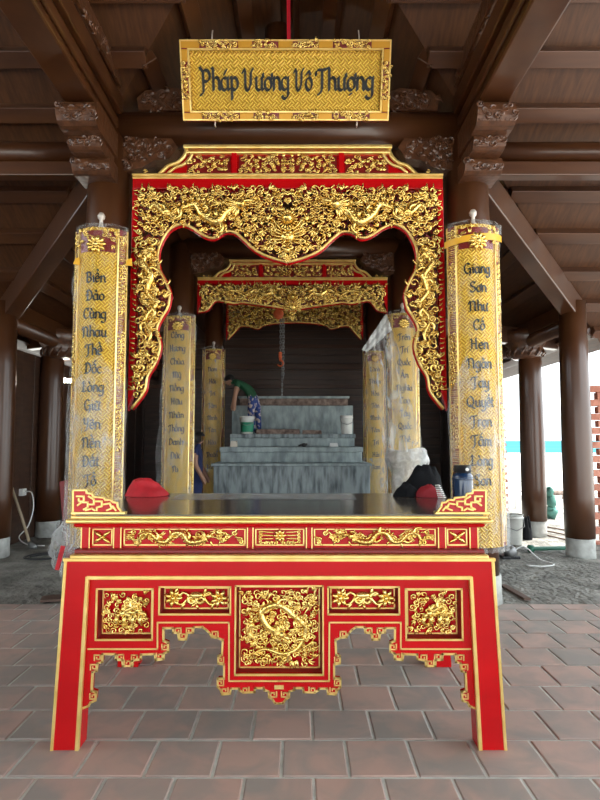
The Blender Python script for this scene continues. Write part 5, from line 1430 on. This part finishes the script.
MB().tube([(q.x-.10, 9.0, q.z+.012), (q.x+.12, 9.0, q.z-.012)], .028, 10).build('tube', M['lamp'], lt, smooth=True)
MB().box(q.x-.12, q.x+.14, 9.03, 9.08, q.z-.03, q.z+.03).build('fitting', M['white'], lt)
MB().box(XC-OUT-.29, q.x, 9.04, 9.07, q.z-.015, q.z+.015).build('wall_arm', M['white'], lt)
# red boards and wrapped carton behind the first board
p0, p1 = W(60, 484, 5.6), W(68, 520, 5.6)
m = MB(); m.bar((p0.x-.02, 5.75, p0.z+.02), (p1.x+.12, 5.5, .02), .10, .03, (0,1,0))
tag(m.build('red_board', M['maroon'], bevel=.004, loc=(p1.x,5.6,.3)), 'dark red lacquered board leaning behind the first gilded board', 'board')
p0 = W(58, 548, 4.95)
m = MB(); m.bar((W(57,570,4.6).x, 4.6, ZZ(570,4.6)), (W(60,546,4.6).x, 4.66, ZZ(546,4.66)), .03, .02, (0,1,0))
m.build('red_tag', M['redcloth'], c1)

# ------------------------------------------------------------------ clutter on the floor, sea side
x, r, h = on(505, 526, 513, 543, 7.85)
bk = bucket(x, 7.95, 0, r, h, 'white_plastic', 'white mortar bucket standing on the floor before an outer column', handle=True)
MB().lathe((x,7.95,0), [(r*.9,h*.93),(r*.6,h*.99),(r*.2,h*1.02)], 18).build('mortar', M['concrete'], bk, smooth=True)
p = W(530, 537, 8.25)
lump('black_sack', 'black', (p.x-.02, 8.36, 0), .10, .10, .30, 21, 'black sack slumped between the bucket and a column footing', 'sack', folds=3, rough=.04, peak=4.5)
p = W(502, 535, 8.0)
lump('black_sack', 'black', (p.x+.0, 8.3, 0), .16, .14, .30, 22, 'black sack slumped on the far side of the mortar bucket', 'sack', folds=3, rough=.04, peak=4.5)
p = W(510, 553, 7.0)
pu = thing('water_pump', (p.x, 7.0, 0), 'small grey and black pump with a thin white hose on the floor', 'pump')
MB().lathe((p.x,7.06,.085), [(.03,0),(.07,.01),(.075,.08),(.06,.14),(.03,.15)], 16, 'y').build('motor', M['steel'], pu, smooth=True)
MB().box(p.x-.12, p.x+.10, 6.92, 7.12, 0.002, .035).build('base_plate', M['blackplastic'], pu, bevel=.008)
MB().tube(cr([(p.x-.02,7.0,.14),(p.x-.14,7.05,.19),(p.x-.22,7.1,.13)], 9), [.035,.04,.045,.045,.04,.035,.03,.025,.02], 8).build('handle', M['blackplastic'], pu, smooth=True)
MB().tube(cr([(p.x+.05,6.98,.10),(p.x+.16,6.95,.15),(p.x+.28,6.8,.03),(p.x+.36,6.6,.012),(p.x+.2,6.5,.012),(p.x+.02,6.55,.012)], 30), .008, 6).build('hose', M['white'], pu, smooth=True)
a, b = W(529, 547, 7.4), W(574, 545.5, 7.5)
m = MB(); m.tube([(a.x,7.42,.035),(a.x+.06,7.42,.035),(a.x+.061,7.42,.035),(b.x,7.5,.03)], [.05,.05,.028,.026], 10)
tag(m.build('green_pipe', M['green'], smooth=True, loc=(a.x,7.42,0)), 'dark green pipe lying on the floor against an outer column', 'pipe')
# dark pieces added for holes of broken tiles at the tiling edge
for (pts, lab) in ((((500,586),(506,586),(531,600),(524,600)), 'dark wedge added for a broken-tile hole near the table, sea side'), (((42,598),(60,596),(62,601),(40,602)), 'dark sliver added at the edge of the tiles, plank-wall side')):
    V = []
    for (px, py) in pts:
        d = W(px, py, 1.0); t_ = -CAM_H/(d.z-CAM_H); V.append((d.x*t_, t_))
    m = MB(); m.add([(x,y,-.004) for x,y in V]+[(x,y,.018) for x,y in V], [(3,2,1,0),(4,5,6,7),(0,1,5,4),(1,2,6,5),(2,3,7,6),(3,0,4,7)])
    tag(m.build('dark_filler', M['rust'], loc=(V[0][0],V[0][1],0)), lab, 'filler')

# ------------------------------------------------------------------ outside, sea side: brick lattice walls, railing, rocks
def lattice(name, x0, x1, Y, z0, z1, label, bh=.068, bl=.20, gap=.09, off=.055):
    t = thing(name, ((x0+x1)/2, Y, z0), label, 'brick wall', 'openwork brick walls')
    me = None; z = z0; k = 0
    while z < z1:
        x = x0 + (0 if k % 2 else off)
        while x < x1:
            w = min(bl, x1 - x)
            if w > .05:
                if me is None or w < bl-.001:
                    b = MB().box(0, w, 0, .10, .003, bh-.003)
                    o = b.build('brick', M['brick'], t, local=True)
                    if w >= bl-.001: me = o.data
                else:
                    o = bpy.data.objects.new('brick', me); COL.objects.link(o); o.parent = t
                o.location = (x-(x0+x1)/2, 0, z-z0)
            x += bl + gap
        z += bh; k += 1
    return t
lattice('brick_lattice', W(478,450,10.6).x, W(509,450,10.6).x, 10.6, -.16, ZZ(405,10.6), 'salmon brick openwork wall end behind the gilded board with yellow tape')
lattice('brick_lattice', W(592.5,450,7.9).x, W(592.5,450,7.9).x+1.2, 7.9, -.16, ZZ(392,7.9), 'salmon brick openwork wall beyond the outer column at the valley beam', bh=.10, bl=.22, gap=.16, off=.10)
rl = thing('railing', (4.6, 12.2, -.16), 'thin pale railing on the terrace beyond the columns', 'railing')
xa, xb_ = W(508,480,12.2).x, W(523,480,12.2).x
for x in (xa, (xa+xb_)/2, xb_): MB().tube([(x,12.2,-.16),(x,12.2,ZZ(479,12.2))], .018, 6).build('post', M['white'], rl)
for yy in (480, 490): MB().tube([(xa-.2,12.2,ZZ(yy,12.2)),(xb_+.2,12.2,ZZ(yy+2,12.2))], .015, 6).build('rail', M['white'], rl)
rk = W(551, 517, 10.5)
m = MB(); m.ball((rk.x,10.5,.20), .13, 12, 9, (.9,.8,.9)); m.ball((rk.x+.01,10.5,.40), .115, 12, 9, (.85,.8,1.1)); m.ball((rk.x-.01,10.5,.57), .09, 10, 8, (.8,.8,1.2))
v = np.concatenate(m.v); r_ = np.random.RandomState(2); m.v = [v + r_.normal(0, .012, v.shape)]
m.warp(lambda V: V + np.array((0,0,-.085)))
tag(m.build('mossy_rock', M['rock'], smooth=True, loc=(rk.x,10.5,0)), 'tall blue-green mossy rock outside between the two outer columns', 'rock')
g = random.Random(2)
for i, sz_ in enumerate(('large', 'small', 'flat')):
    p = W(556+7*i, 512, 15)
    m = MB(); m.ball((p.x, 14+1.2*i, .02), (.22,.14,.18)[i], 9, 7, (1.3,1,.7 if i < 2 else .4)); c = np.concatenate(m.v).mean(0)
    tag(m.build('beach_stone', M['brown_concrete'], smooth=True, loc=tuple(c)), '%s rounded reddish stone on the sand outside the open bay' % sz_, 'stone', 'stones on the sand')
for i in range(3):
    a = W(543+3*i, 519+5*i, 9.3-.4*i); b = W(572, 529+5*i, 8.6-.4*i)
    m = MB(); m.tube([(a.x,9.6-.5*i,.012),(b.x+.2,8.9-.5*i,.012)], .012, 6)
    tag(m.build('steel_rod', M['rust'], loc=(a.x,9.3,0)), 'thin rusty steel rod lying between the outer columns, %s' % ('farthest of three from the green pipe', 'middle one of three', 'next to the green pipe')[i], 'rod', 'rods on the floor')
# low terrace slab and neighbouring eave seen above the open bay
m = MB(); m.box(6.6, 9.5, 3, 16, -.3, -.02)
tag(m.build('terrace', M['concrete']), kind='structure')
